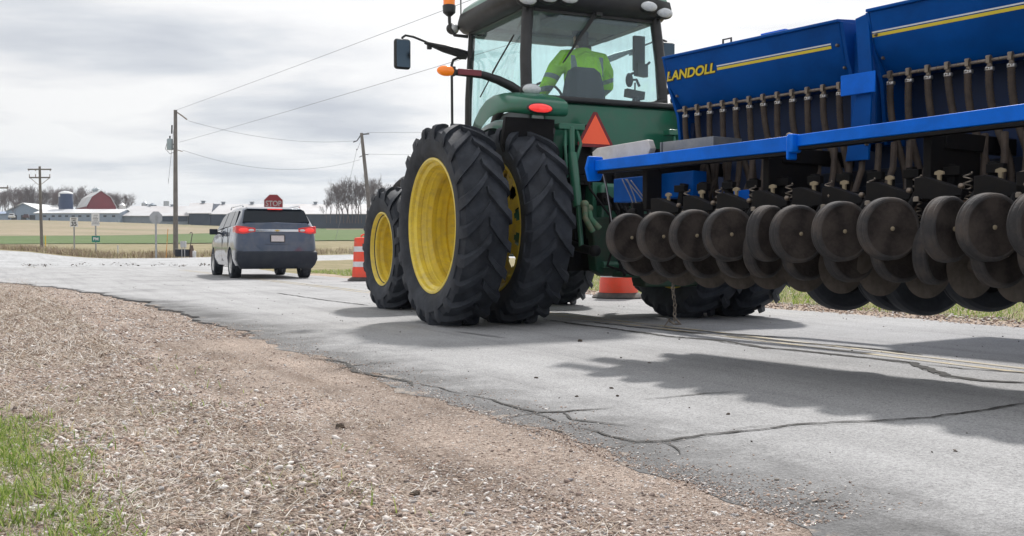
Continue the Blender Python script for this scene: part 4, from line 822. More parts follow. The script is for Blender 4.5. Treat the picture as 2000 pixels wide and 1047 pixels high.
stripe(h2, 1.185, 3.8, .615, .70, M_ylet, -.03, .015); stripe(h2, 1.185, 3.8, .545, .585, M_wlet, -.03, .015)
nrm = Vector((0, -.225, -.06)).normalized(); upv = Vector((0, -.06, .225)).normalized()
for off, mm_, bo in ((.003, M_blk, .006), (.006, M_ylet, .0)):
    c = face(-.47, .62, 0, 0, off); t = text('lettering', 'LANDOLL', .098, mm_, h1, Mx(c, (1, 0, 0), upv, nrm), .0012, .35, .0025+bo, .52 if bo == 0 else .53)
# rail, handle and latch on the lid
m = MB(); m.tube([(-.12, 1.0, 2.31), (-.12, 1.0, 2.345), (-.04, 1.0, 2.345), (-.04, 1.0, 2.31)], .008, 6); m.build('lid_handle', M_blk, h1)
m = MB(); m.box((.35, 1.05, 2.318), (.22, .10, .02)); m.build('lid_plate', M_blue2, h1, bevel=.003)
# bracket and hinge plates between the hoppers
m = MB(); m.box((1.12, .92, 1.85), (.26, .012, .135)); m.build('joint_cover', M_blue2, DRL, bevel=.004)
m = MB(); m.loft([[Vector((x, y, z)) for x, z in ((1.00, 1.36), (1.175, 1.36), (1.20, 1.90), (1.165, 2.30), (1.07, 2.28), (1.10, 1.9))] for y in (.955, .975)]); m.build('hinge_plate', M_blue, DRL, bevel=.003)
m = MB(); m.box((1.03, 1.35, 1.85), (.2, .5, .75)); m.box((1.1, 1.5, 2.24), (.7, .5, .10)); m.build('wing_frame', M_blue, DRL, bevel=.01)
for z in (1.86, 1.46): m = MB(); m.add(*blt(Vector((1.17, .95, z)), (0, -1, 0), .012, .02)); m.build('bolt', M_steel, DRL)
m = MB(); m.tube([(1.22, 1.0, 1.52), (1.34, 1.0, 1.52)], .035, 10); m.build('pivot_pin', M_steel, DRL)
# lower body and frame beams
m = MB(); m.box((1.56, 1.40, 1.60), (4.6, .12, .88)); m.box((-.70, 1.36, 1.55), (.04, .2, .5)); m.build('seed_box', mat('implement_blue_in_shade', (.0, .022, .10), .6, var=.15, dirt=(.008, .011, .02), dscale=3, damt=.7), DRL, bevel=.01)  # dark copy of the blue, with the shade behind the hoses painted in
def beam(name, u0, u1, y, z0, z1, th, m_, par=None, bv=.006):
    m = MB(); a0, a1 = z0; b0, b1 = z1
    m.loft([[Vector((u, y, a)), Vector((u, y, b_)), Vector((u, y+th, b_)), Vector((u, y+th, a))] for u, a, b_ in ((u0, a0, b0), (u1, a1, b1))]); return m.build(name, m_, par or DRL, bevel=bv)
bm = beam('lift_bar', -.83, 1.06, .35, (1.383, 1.392), (1.462, 1.487), .075, M_blue2)
beam('lower_lip', -.80, 1.05, .352, (1.360, 1.368), (1.380, 1.389), .07, M_blk2, bm, .002)
bm2 = beam('lift_bar', 1.10, 3.9, .345, (1.416, 1.452), (1.488, 1.548), .08, M_blue2)
beam('lower_lip', 1.11, 3.9, .350, (1.394, 1.425), (1.413, 1.449), .07, M_blk2, bm2, .002)
m = MB(); m.loft([[Vector((u, y, z)) for y, z in ((.30, 1.495), (.44, 1.495), (.46, 1.40), (.42, 1.31), (.30, 1.30), (.27, 1.40))] for u in (-.86, -.835)]); m.build('end_bracket', M_blue2, bm, bevel=.01)
m = MB(); m.box((1.08, .345, 1.435), (.045, .09, .115)); m.box((1.065, .34, 1.41), (.02, .09, .15)); m.build('bar_joint', M_blue2, bm, bevel=.01)
m = MB(); m.ball((1.03, .36, 1.492), (.022, .02, .016), 8, 6); m.build('bolt', M_steel, bm)
beam('tool_bar', -.92, -.05, .62, (1.15, 1.165), (1.335, 1.35), .14, M_blue)
M_blue_shade = mat('implement_blue_shade', (.0, .009, .035), .6, dirt=(.006, .007, .009), dscale=3, damt=.7)  # implement blue darkened: the underframe's shade is put into the colour
beam('tool_bar', -.05, 3.9, 1.2, (1.12, 1.19), (1.30, 1.36), .12, M_blue_shade)
beam('rear_tool_bar', -.5, 3.9, 1.14, (1.05, 1.1), (1.18, 1.25), .12, M_blue_shade)
for u in (-.4, .75, 1.9, 3.0): m = MB(); m.box((u, 1.0, 1.4), (.08, .8, .10)); m.box((u, .72, 1.25), (.05, .5, .35)); m.build('cross_member', M_blk2, DRL, bevel=.006)
m = MB(); m.loft([[Vector((x, y, z)) for x, z in ((.02, .98), (.30, .98), (.34, 1.2), (.10, 1.2))] for y in (.78, .80)]); m.build('blue_gusset', M_blue2, DRL, bevel=.003)
for nm_, (x_, y_, z_), d_ in (('centre_frame', (3.15, 2.3, 1.35), (2.6, 1.1, .5)), ('centre_hopper', (3.5, 2.35, 1.9), (2.0, .8, .5)), ('far_wing_hopper', (1.7, 3.95, 1.62), (4.2, 1.5, .6))): m = MB(); m.box((x_, y_, z_), d_); m.box((x_-.2, y_, z_-.2), (.2, d_[1]*1.2, .2)); m.build(nm_, M_blue_shade if 'frame' in nm_ else M_blue, DRL, bevel=.02)
# box end plate and open tray on the end
m = MB(); m.loft([[Vector((x, y, z)) for x, z in ((-1.03, 1.46), (-.40, 1.47), (-.37, 1.53), (-.40, 1.595), (-.98, 1.578), (-1.04, 1.55))] for y in (.5, .56)]); m.build('end_plate', M_alu, DRL, bevel=.006)
m = MB(); m.box((-.15, .66, 1.53), (.50, .012, .11)); m.box((-.15, .80, 1.49), (.50, .3, .012)); m.box((.11, .80, 1.53), (.012, .3, .11)); m.box((-.42, .80, 1.53), (.012, .3, .11)); m.build('metal_tray', mat('tray_grey', (.20, .22, .26), .45, .4, dirt=(.4, .4, .4), dscale=5), DRL, bevel=.003)
# feed shaft, outlets, ribbed hoses
m = MB(); m.tube([(-.72, 1.12, 1.888), (.93, 1.12, 1.888)], .011, 8); m.tube([(1.19, 1.09, 1.903), (3.9, 1.09, 1.903)], .011, 8); m.build('feed_shaft', M_steel, DRL)
us = [-.626+.1326*k for k in range(12)]+[1.245+.1326*k for k in range(19)]
m0 = MB(); m0.tube([(0, 0, .02), (0, 0, -.05)], .015, 8); m0.box((0, -.008, 0), (.022, .035, .04)); m0.tube([(-.014, -.012, .016), (.014, -.012, .016)], .014, 8); m0.ball((.066, 0, 0), .014, 8, 6); m0.tube([(0, -.025, -.038), (.03, -.03, -.038)], .006, 6)
fit = m0.build('seed_outlet', M_steel, DRL)
m0 = MB(); m0.lathe([(.026, -.062), (.028, -.056), (.028, -.046), (.026, -.04)], None, 10); cl = m0.build('hose_clamp', M_bare, fit)
first = True; rs = random.Random(12)
for k, u in enumerate(us):
    y = 1.12 if u < 1 else 1.09; z = 1.888 if u < 1 else 1.903
    if first: fit.location = (u, y, z); first = False
    else: copy_tree(fit, DRL, (u, y, z))
    ue = u+rs.choice((.17, .20, .25, .29)); a = Vector((u, y-.005, z-.04)); b_ = Vector((ue, .97, 1.10+rs.uniform(-.02, .03))); lp = rs.uniform(0, .12); pts = []
    c1 = a+Vector((rs.uniform(-.03, .03), .0, -.38)); c2 = b_+Vector((rs.uniform(-.16, .0), .12, .25))
    N = 100
    for i in range(N+1):
        q = i/N; pts.append(a*(1-q)**3+c1*3*q*(1-q)**2+c2*3*q*q*(1-q)+b_*q**3)
    rr_ = [.0245 if (i//1) % 2 else .0195 for i in range(N+1)]
    m = MB(); m.tube(pts, rr_, 9); m.build('seed_hose', M_hose, DRL, ang=80)
M_galvc = mat('cable_grey', (.22, .22, .24), .6)
# thin grey lines that hang from the tool bar end
for x0, y0, x1, y1, v in ((1215, 350, 1242, 415, .6), (1225, 350, 1247, 414, .6), (1222, 350, 1268, 408, .6), (1232, 352, 1268, 404, .6), (1276, 348, 1282, 408, .6), (1168, 300, 1196, 440, .6)):
    a, za = D(x0, y0, v); b_, zb = D(x1, y1, v); m = MB(); m.tube([(a, v, za), ((a+b_)/2+.02, v, (za+zb)/2-.01), (b_, v, zb)], .0045, 6); m.build('grey_cable', M_galvc, DRL)
# press wheels
M_tread = mat('dusty_tread', (.030, .029, .032), .85, var=.3, scale=10, dirt=(.082, .066, .057), dscale=9, damt=.9, bump=.3, bscale=80)
AY = AXX   # axle along local x
def pwheel():
    m = MB(); pr = [(.02, .040), (.04, .036), (.09, .034), (.125, .036), (.142, .040), (.144, .034), (.143, -.03), (.10, -.02), (.03, -.03)]
    m.lathe(pr, AXX, 48); w_ = m.build('press_wheel', M_wheel, DRL, ang=28)
    m = MB(); m.lathe([(.138, .034), (.143, .041), (.150, .043), (.159, .039), (.165, .030), (.162, .022), (.166, .012), (.167, -.006), (.164, -.014), (.167, -.022), (.165, -.030), (.158, -.038), (.146, -.040), (.138, -.03)], AXX, 48, cap=False); m.build('rubber_tread', M_tread, w_, ang=28)
    m = MB(); m.lathe([(.012, .038), (.012, .043), (.008, .047), (.002, .048)], AXX, 10); m.build('hub_bolt', M_tan_, w_); return w_
pw = None; TOPW = [(1228, 464, 12), (1290, 462, 16), (1355, 460, 20), (1423, 458, 24), (1500, 456, -2), (1557, 457, 26), (1642, 452, 30), (1735, 447, 32), (1850, 448, 4), (1932, 444, 34), (2035, 440, 34), (2160, 436, 34)]
LOWW = [(1252, 493, 14), (1312, 495, 14), (1378, 494, 18), (1443, 492, 18), (1492, 490, 0), (1575, 493, 22), (1660, 494, 26), (1756, 492, 28), (1825, 494, 2), (1955, 497, 30), (2050, 494, 30), (2180, 494, 30)]
def place_w(o0, u, v, z, yaw, sc_=1.):
    global pw
    if pw is None: pw = pwheel(); o = pw; o.location = (u, v, z)
    else: o = copy_tree(pw, DRL, (u, v, z))
    o.rotation_euler = (random.uniform(0, 6), R(random.uniform(-2, 2)), R(-yaw*.72+random.uniform(-2, 2))) ; o.rotation_mode = 'XYZ'; o.scale = (sc_,)*3
for x, y, yaw in TOPW: u, z = D(x, y, 0); place_w(None, u, 0, z, yaw)
for x, y, yaw in LOWW: u, z = D(x, y, .18); place_w(None, u, .18, z, yaw-6)
# openers: bracket, arm, T handle, disc, spring
br = None
for x, y, _ in TOPW+[(2290, 430, 0)]:
    u, z = D(x, y, 0); zb = z+.215; grp = ()
    bm_ = MB(); bm_.loft([[Vector((dx, dy, dz)) for dx, dz in ((0, -.055), (0, .055), (.06, .058), (.27, -.015), (.27, -.045), (.12, -.06))] for dy in (-.035, .035)])
    if br is None:
        br = bm_.build('opener_bracket', M_blk2, DRL, bevel=.003); br.location = (u+.04, .20, zb)
        m = MB(); m.loft([[Vector((dx*.8, dy, dz*.8)) for dx, dz in ((-.010, -.01), (.010, -.01), (.012, .03), (.032, .034), (.030, .052), (0, .062), (-.030, .052), (-.032, .034), (-.012, .03))] for dy in (-.008, .008)]); th_ = m.build('adjuster_handle', M_tan_, br); th_.location = (.10, .04, .045)
        m = MB(); m.tube([(0, .0, -.03), (-.02, -.06, -.12), (-.04, -.12, -.215)], [.025, .02, .018], 8); m.tube([(.0, .1, .0), (.05, .25, -.08), (.1, .35, -.14)], [.03, .03, .03], 8); m.tube([(.26, 0, -.03), (.20, -.03, -.14), (.08, 0, -.30)], [.02, .018, .02], 8); m.build('press_arm', M_blk2, br)
        m = MB(); m.add(*blt(Vector((.02, -.045, -.065)), (0, 0, 1), .016, .022)); m.build('bolt', M_steel, br); m = MB(); m.ball((.26, -.02, .0), .018, 8, 6); m.build('bolt', M_steel, br)
    else: copy_tree(br, DRL, (u+.04, .20, zb))
# a second rank of drop tubes and arms behind the brackets
rs = random.Random(91)
for k in range(27):
    u = -.32+k*.118+rs.uniform(-.02, .02); m = MB(); e_ = rs.uniform(.04, .16); m.tube([(u, 1.02, 1.46), (u+.02, .98, 1.30), (u+e_*.6, .86, 1.14), (u+e_, .66, 1.02)], .021, 8); m.build('lower_drop_tube', M_hose, DRL)
    if k % 2: m = MB(); m.box((u+.05, .60, 1.13), (.045, .05, .26), Matrix.Rotation(R(rs.uniform(-14, 14)), 3, 'Y')); m.box((u+.08, .56, 1.22), (.10, .04, .05)); m.build('opener_arm', M_blk2, DRL, bevel=.004)
# coil springs and opener clutter behind
rs = random.Random(21)
for k in range(12):
    m = MB(); c = Vector((.05+k*.30, .46, 1.20)); m.tube([c+Vector((.022*math.cos(t), .022*math.sin(t), -.012*t/2)) for t in np.linspace(0, 2*math.pi*7, 90)], .0045, 5); m.build('down_pressure_spring', M_steel, DRL)
m = MB()
for k in range(26):
    u = -.35+k*.155; y = .36+.12*(k % 2); m.box((u, y, 1.02), (.03, .10, .20), Matrix.Rotation(R(rs.uniform(-10, 10)), 3, 'Y')); m.box((u+.03, y+.12, .88), (.022, .30, .06), Matrix.Rotation(R(-25), 3, 'X')); m.tube([(u, y-.08, 1.06), (u+.07, y-.08, 1.06)], .018, 8)
m.box((1.4, .62, 1.0), (4.0, .10, .10)); m.box((1.5, 1.08, 1.02), (4.4, .05, .30)); m.build('opener_frame', M_blk2, DRL, bevel=.003)
m = MB()
for k in range(10): u = .1+k*.36; m.box((u, .3, 1.0), (.07, .05, .085), Matrix.Rotation(R(rs.uniform(-15, 15)), 3, 'Y'))
m.build('rusty_scraper', mat('rust_brown', (.11, .065, .04), .8, var=.3, scale=20), DRL, bevel=.008)
ds = None
for k in range(16):
    u = -.15+.265*k+random.uniform(-.015, .015); z = .735+random.uniform(-.008, .008)
    if ds is None:
        m = MB(); m.lathe([(.176, 0), (.15, .004), (.04, .006), (.035, .03), (.001, .032)], AXX, 40); m.lathe([(.176, 0), (.15, -.004), (.001, -.006)], AXX, 40, cap=False); ds = m.build('opener_disc', M_disc, DRL, ang=25); o = ds
    else: o = ds.copy(); COL.objects.link(o)
    o.location = (u, .36, z-.035); o.rotation_euler = (0, R(3), R(-14))
# gauge wheels under the frame
gw = None
for x, y, r_ in ((1645, 527, .262), (1757, 524, .266), (1802, 531, .262), (1925, 519, .262), (2060, 514, .262)):
    v = .85; u, z = D(x, y, v)
    if gw is None:
        m = MB(); m.lathe([(.14, .05), (.20, .085), (.235, .092), (.255, .075), (.262, .045), (.257, .035), (.262, .02), (.262, -.02), (.257, -.035), (.262, -.045), (.255, -.075), (.235, -.092), (.20, -.085), (.14, -.05)], AXX, 56, cap=False); gw = m.build('gauge_wheel', M_rub, DRL, ang=28)
        m = MB(); m.lathe([(.16, .04), (.145, .065), (.13, .03), (.06, .02), (.05, .05), (.001, .05)], AXX, 32, cap=False); m.lathe([(.16, -.04), (.001, -.03)], AXX, 32); m.build('rim', M_blk2, gw); o = gw
    else: o = copy_tree(gw, DRL)
    o.location = (u, v, z); o.rotation_euler = (random.random(), 0, R(-30)); o.scale = (r_/.262,)*3
m = MB()
for u in (1.3, 1.75, 2.3): m.box((u, .95, .95), (.08, .12, .6))
m.build('wheel_leg', M_blk2, DRL, bevel=.01)
# centre frame and drawbar running to the tractor hitch
loc = lambda X, Y, Z: Vector(((Vector((X, Y, 0))-DO).dot(du), (Vector((X, Y, 0))-DO).dot(dp), Z))
m = MB(); m.tube([loc(1.46, 9.9, .62), loc(1.9, 9.2, .75), loc(2.8, 8.2, .95)], .07, 4); m.tube([loc(1.5, 9.9, .62), loc(2.6, 9.3, .75), loc(3.4, 8.4, .95)], .07, 4); m.build('drawbar', M_blue, DRL)
# ---------------------------------------------------------------- SUV
SV = empty('parked_suv' if False else 'suv', (-5.72, 25.0, 0), R(24), 'grey-blue SUV with lit brake lights driving away toward the stop sign', 'SUV')
M_car = mat('slate_blue_paint', (.038, .060, .112), .22, .3, var=.05, scale=2, coat=.8, dirt=(.22, .20, .18), dscale=3, damt=.25, dlow=(.3, .9))
M_cdk = mat('dark_bumper', (.018, .024, .038), .55, var=.1, dirt=(.05, .054, .06), dscale=3, damt=.5, spec=.3); M_cgl = mat('dark_glass', (.008, .013, .020), .07, var=.1, spec=.3)
M_chr = mat('chrome', (.75, .76, .78), .12, 1.0, var=.03)
def ring(y, z0, zb, zt, wd, rx):
    h = [(0, z0), (.75*wd, z0), (.95*wd, z0+.07), (wd, z0+.25), (wd*1.0, .78), (.985*wd, .98), (.96*wd, zb), (rx, zt-.05), (rx-.09, zt), (0, zt+.025)]
    return [Vector((x, y, z)) for x, z in h]+[Vector((-x, y, z)) for x, z in h[1:-1][::-1]]
W_ = .99
st_ = [(0, .34, .98, 1.02, .80, .62), (.045, .30, 1.08, 1.12, .90, .76), (.10, .28, 1.22, 1.36, .955, .83), (.22, .27, 1.25, 1.46, .985, .83), (.46, .26, 1.27, 1.72, W_, .76), (.62, .26, 1.27, 1.76, W_, .75), (1.2, .26, 1.25, 1.79, W_, .75), (2.0, .26, 1.22, 1.79, W_, .75), (2.7, .26, 1.19, 1.74, W_, .74), (3.1, .26, 1.17, 1.62, W_, .72), (3.75, .26, 1.14, 1.19, W_*.99, .80), (4.3, .26, 1.06, 1.10, W_*.97, .80), (4.8, .28, .92, .96, W_*.92, .75), (5.0, .34, .74, .78, W_*.80, .65)]
m = MB(); m.loft([ring(*q) for q in st_]); body = m.build('body', M_car, SV, ang=42)
cut = MB()
WB0, WB1 = 1.02, 4.09
for y in (WB0, WB1):
    for s in (-1, 1): cut.lathe([(.43, .66), (.43, 1.3)], Mx((0, y, .37), (0, 1, 0), (0, 0, s), (s, 0, 0)), 32)
co = cut.build('cutter', M_cdk, SV); bo = body.modifiers.new('b', 'BOOLEAN'); bo.object = co; bo.operation = 'DIFFERENCE'; bo.solver = 'EXACT'
bpy.context.view_layer.update(); me = bpy.data.meshes.new_from_object(body.evaluated_get(bpy.context.evaluated_depsgraph_get())); body.modifiers.clear(); body.data = me; me.materials.clear(); me.materials.append(M_car); me.set_sharp_from_angle(angle=R(35)); bpy.data.objects.remove(co)
def quadp(name, pts, mt, par, off=(0, -.006, 0), bev=0):
    m = MB(); o_ = Vector(off); k = len(pts); v = [Vector(p_)+o_ for p_ in pts]; b2 = [Vector(p_)-o_*2 for p_ in pts]; m.add(v+b2, [tuple(range(k)), tuple(range(k, 2*k))[::-1]]+[(i, (i+1) % k, k+(i+1) % k, k+i) for i in range(k)]); return m.build(name, mt, par, bevel=bev, smooth=False)
sl = lambda z: .15+(z-1.40)*(.30/.30)   # tailgate glass slope
quadp('rear_window', [(-.81, .165, 1.385), (-.40, .150, 1.365), (.40, .150, 1.365), (.81, .165, 1.385), (.73, .40, 1.665), (.66, .43, 1.70), (-.66, .43, 1.70), (-.73, .40, 1.665)], M_cgl, SV, (0, -.034, .030))
m = MB(); m.loft([[Vector((x, y, z)) for y, z in ((.34, 1.735), (.60, 1.785), (.60, 1.75), (.36, 1.71))] for x in (-.66, .66)]); sp_ = m.build('spoiler', M_car, SV, bevel=.01)
m = MB(); m.box((.0, .335, 1.725), (.36, .014, .024)); m.build('third_brake_light', M_redl, sp_)
for s in (-1, 1):
    for nm, pl in (('side_window', [(.55, 1.32), (1.28, 1.32), (1.28, 1.68), (.80, 1.69)]), ('side_window', [(1.34, 1.31), (2.30, 1.29), (2.26, 1.69), (1.34, 1.69)]), ('side_window', [(2.38, 1.29), (3.30, 1.22), (3.02, 1.56), (2.66, 1.67), (2.36, 1.68)])):
        def sx(z, y=0): zb, zt = 1.25, 1.74; q = (z-zb)/(zt-zb); return .95*(1-q)+.76*q+.004
        quadp(nm, [(s*sx(z), y, z) for y, z in pl], M_cgl, SV, (s*.008, 0, .003))
    m = MB(); m.loft([[Vector((s*x, y, z)) for y, z in pts] for x, pts in ((.52, ((.052, 1.15), (.065, 1.255), (.12, 1.255), (.12, 1.15))), (.83, ((.045, 1.11), (.075, 1.30), (.15, 1.30), (.15, 1.11))), (.968, ((.09, 1.13), (.12, 1.31), (.3, 1.31), (.3, 1.13))), (.992, ((.2, 1.16), (.2, 1.29), (.5, 1.29), (.5, 1.16))))]); tl = m.build('tail_light', M_red, SV, bevel=.008)
    m = MB(); m.ball((s*.80, .062, 1.205), (.12, .03, .055), 14, 8); m.build('brake_lamp', M_redl, tl)
    m = MB(); m.ball((s*.62, .055, 1.20), (.07, .02, .03), 12, 8); m.build('reversing_lamp', M_lens, tl)
    m = MB(); m.box((s*.55, -.015, .47), (.24, .02, .025)); m.build('bumper_reflector', M_red, SV)
    m = MB(); m.box((s*1.10, 3.05, 1.20), (.20, .11, .15)); m.tube([(s*.93, 3.05, 1.17), (s*1.05, 3.05, 1.17)], .03, 8); m.build('door_mirror', M_cdk, SV, bevel=.03)
    m = MB(); m.tube([(s*.70, .75, 1.80), (s*.70, .9, 1.835), (s*.70, 2.5, 1.835), (s*.70, 2.65, 1.78)], .018, 8); m.build('roof_rail', M_chr, SV)
    m = MB(); m.box((s*.995, 1.62, 1.10), (.02, .18, .03)); m.box((s*.995, 2.62, 1.08), (.02, .18, .03)); m.build('door_handle', M_car, SV, bevel=.006)
    m = MB()
    for y in (1.36, 2.34): m.box((s*.985, y, .85), (.012, .010, .85))
    m.build('door_gap', M_blk, SV)
m = MB(); m.loft([[Vector((x, y, z)) for x, y, z in ((-a, .30, zz_), (-a, yb, zz_), (-a*.8, yb-.05, zz_), (a*.8, yb-.05, zz_), (a, yb, zz_), (a, .30, zz_))] for zz_, a, yb in ((.26, .86, .08), (.36, .93, .02), (.50, .985, .0), (.66, .98, .02), (.70, .95, .06))]); m.build('rear_bumper', M_cdk, SV, bevel=.015)
m = MB(); m.loft([[Vector((x, y, z)) for y, z in ((.035, 1.165), (.035, 1.225), (.08, 1.225), (.08, 1.165))] for x in (-.52, .52)]); m.build('chrome_bar', M_chr, SV, bevel=.006)
m = MB(); m.box((0, .022, 1.195), (.12, .02, .022)); m.box((0, .022, 1.195), (.05, .021, .042)); m.build('emblem', mat('gold_badge', (.60, .42, .12), .3, .6), SV, bevel=.003)
m = MB(); m.box((0, .0, 1.0), (.36, .02, .19)); pf = m.build('plate_frame', M_blk, SV, bevel=.006)
m = MB(); m.box((0, -.013, 1.0), (.31, .008, .145)); m.build('number_plate', mat('plate_white', (.62, .58, .60), .5, var=.15, scale=25), pf)
m = MB(); m.box((0, .006, .86), (.62, .012, .012)); m.build('tailgate_crease', M_cdk, SV)
m = MB(); m.box((0, 2.5, .33), (1.5, 3.9, .14)); m.tube([(.45, -.0, .30), (.45, .4, .32)], .035, 10); m.build('underbody', M_blk2, SV)
def carwheel():
    m = MB(); m.lathe([(.24, .11), (.30, .125), (.355, .115), (.37, .08), (.365, .04), (.37, .03), (.37, -.03), (.365, -.04), (.37, -.08), (.355, -.115), (.30, -.12), (.24, -.11)], AXX, 44, cap=False); t_ = m.build('wheel', M_rub, SV, ang=30)
    m = MB(); m.lathe([(.245, .10), (.235, .108), (.225, .08), (.22, -.05)], AXX, 40, cap=False); m.lathe([(.06, .085), (.04, .095), (.001, .095)], AXX, 16)
    for k in range(7):
        a = 2*math.pi*k/7; d_ = Vector((0, math.cos(a), math.sin(a))); e_ = Vector((0, -math.sin(a), math.cos(a)))
        m.loft([[Vector((.055+h, 0, 0))+d_*r_+e_*w2 for w2, h in ((-wd, 0), (-wd*.6, .028), (wd*.6, .028), (wd, 0))] for r_, wd in ((.03, .025), (.14, .024), (.228, .034))])
    m.build('rim', M_bare, t_); return t_
cw = None
for y in (WB0, WB1):
    for s in (-1, 1):
        if cw is None: cw = carwheel(); o = cw
        else: o = copy_tree(cw, SV)
        o.location = (s*.865, y, .37); o.rotation_euler = (random.random()*6 if s > 0 else 0, 0, 0 if s > 0 else math.pi)
# ---------------------------------------------------------------- traffic drums
M_or = mat('drum_orange', (.85, .07, .03), .45, var=.07, dirt=(.35, .15, .10), dscale=5, damt=.3); M_wh = mat('reflective_white', (.72, .73, .76), .4, var=.08, dirt=(.4, .38, .36), dscale=5, damt=.35)
def drum(x, y, label):
    q = hit(x, y); e = empty('traffic_drum', (q.x, q.y, zroad(q.x, q.y) if q.y < 30 else q.z), random.random(), label, 'traffic drum', 'orange and white drums along the road')
    m = MB(); m.lathe([(.40, 0), (.41, .02), (.38, .05), (.31, .085), (.29, .09)], None, 32); m.build('rubber_base', M_rub2, e)
    m = MB(); pr = []; hs = [(.09, .30), (.30, .290), (.315, .278), (.45, .275), (.46, .270), (.66, .265), (.67, .258), (.83, .253), (.84, .250), (.98, .245), (1.0, .235), (1.01, .15), (1.01, .01)]
    pr = [(r_, h) for h, r_ in hs]; m.lathe(pr, None, 40); d_ = m.build('drum', M_or, e)
    for a, b_, ra, rb in ((.325, .448, .2815, .2785), (.675, .80, .2615, .2575)):
        m = MB(); m.lathe([(ra-.004, a), (ra, a+.002), (rb, b_-.002), (rb-.004, b_)], None, 40, cap=False); m.build('reflective_band', M_wh, d_)
    m = MB(); m.tube([(-.09, 0, 1.0), (-.085, 0, 1.05), (-.04, 0, 1.075), (.04, 0, 1.075), (.085, 0, 1.05), (.09, 0, 1.0)], .02, 8); m.build('handle', M_or, d_)
    return e
drum(713, 549, 'orange and white striped drum partly hidden behind the yellow front wheel, right of the SUV'); drum(1208, 583, 'orange and white drum seen low beneath the back of the tractor')
# ---------------------------------------------------------------- signs and roadside things
M_galv = mat('galvanised', (.33, .34, .35), .5, .5, var=.15, scale=6); M_sgray = mat('sign_back', (.36, .37, .39), .45, .5, var=.12, scale=3); M_swh = mat('sign_white', (.70, .71, .74), .5, var=.05); M_sred = mat('sign_red', (.24, .018, .03), .5, var=.05); M_sgrn = mat('sign_green', (.0, .20, .16), .5, var=.05); M_ink = mat('sign_ink', (.02, .02, .025), .5)
def octo(r_): return [(r_*math.cos(R(22.5+45*k)), r_*math.sin(R(22.5+45*k))) for k in range(8)]
def post(e, h, w_=.06):
    m = MB(); m.prism([(-w_/2, 0), (-w_/2, .03), (-w_*.3, .03), (-w_*.25, .006), (w_*.25, .006), (w_*.3, .03), (w_/2, .03), (w_/2, 0)], Matrix(), h); return m.build('post', M_galv, e, smooth=False)
def base(x, Y): p_ = P(x, 480, Y); return Vector((p_.x, Y, H(p_.x, Y)))
q = base(534.5, 41); e = empty('stop_sign', q, R(12), 'red stop sign facing us above the roof of the SUV', 'stop sign'); zc = P(534.5, 398, 41).z-q.z
post(e, zc+.3); m = MB(); m.prism(octo(.405), Mx((0, -.01, zc), (1, 0, 0), (0, 0, 1), (0, -1, 0)), .004); f = m.build('sign_face', M_swh, e, smooth=False); m = MB(); m.prism(octo(.385), Mx((0, -.014, zc), (1, 0, 0), (0, 0, 1), (0, -1, 0)), .004); f2 = m.build('red_face', M_sred, f, smooth=False)
text('lettering', 'STOP', .30, mat('dull_white', (.38, .36, .38), .6), f, Mx((0, -.022, zc), (1, 0, 0), (0, 0, 1), (0, -1, 0)), .003, 0, .008, .62)
q = base(305, 62); e = empty('stop_sign', q, R(4), 'grey back of an octagonal sign on a post left of the tall utility pole', 'stop sign'); zc = P(305, 425, 62).z-q.z
post(e, zc+.2, .11).location = (0, -.04, -.05); m = MB(); m.prism(octo(.40), Mx((0, .0, zc), (1, 0, 0), (0, 0, 1), (0, -1, 0)), .004); m.build('sign_panel', M_sgray, e, smooth=False)
q = base(145, 79); e = empty('speed_limit_sign', q, R(2), 'white speed limit 35 sign on a metal post', 'road sign'); z0 = P(145, 443, 79).z-q.z; z1 = P(145, 424.5, 79).z-q.z; zc = (z0+z1)/2
post(e, z1-.05, .11).location = (0, 0, -.1); m = MB(); m.box((0, -.02, zc), (.61, .006, z1-z0)); m.build('sign_panel', M_swh, e, smooth=False)
MT = lambda z: Mx((0, -.028, z), (1, 0, 0), (0, 0, 1), (0, -1, 0))
text('lettering', 'SPEED', .15, M_ink, e, MT(z1-.11), .002, 0, .003); text('lettering', 'LIMIT', .15, M_ink, e, MT(z1-.26), .002, 0, .003); text('numerals', '35', .44, M_ink, e, MT(z0+.20), .002, 0, .012)
q = base(187, 72); e = empty('route_sign', q, R(2), 'post with a white text sign above a small green PM plate', 'road sign'); z0 = P(187, 441, 72).z-q.z; z1 = P(187, 417, 72).z-q.z
post(e, z1-.05, .10).location = (0, 0, -.1); m = MB(); m.box((0, -.02, (z0+z1)/2), (.56, .006, z1-z0)); pn_ = m.build('sign_panel', M_swh, e, smooth=False)
m = MB(); rs = random.Random(3)
for k, (wd, zf) in enumerate(((.22, .14), (.26, .30), (.34, .42), (.24, .54), (.40, .70), (.46, .84))):
    x = -wd/2
    while x < wd/2: a = rs.uniform(.03, .07); m.box((x+a/2, -.026, z1-(z1-z0)*zf), (a, .004, .055)); x += a+.025
m.build('printing', mat('sign_grey_ink', (.16, .16, .18), .6), pn_, smooth=False)
z0, z1 = P(187, 473, 72).z-q.z, P(187, 461, 72).z-q.z; m = MB(); m.box((0.02, -.02, (z0+z1)/2), (.56, .006, z1-z0)); gp = m.build('green_plate', M_sgrn, e, smooth=False); text('lettering', 'PM', .30, M_swh, gp, Mx((.02, -.028, (z0+z1)/2), (1, 0, 0), (0, 0, 1), (0, -1, 0)), .002, 0, .008)
M_my = mat('marker_yellow', (.75, .50, .04), .6, var=.1); M_mo = mat('marker_orange', (.62, .26, .05), .6, var=.1); M_mw = mat('marker_white', (.6, .6, .6), .6)
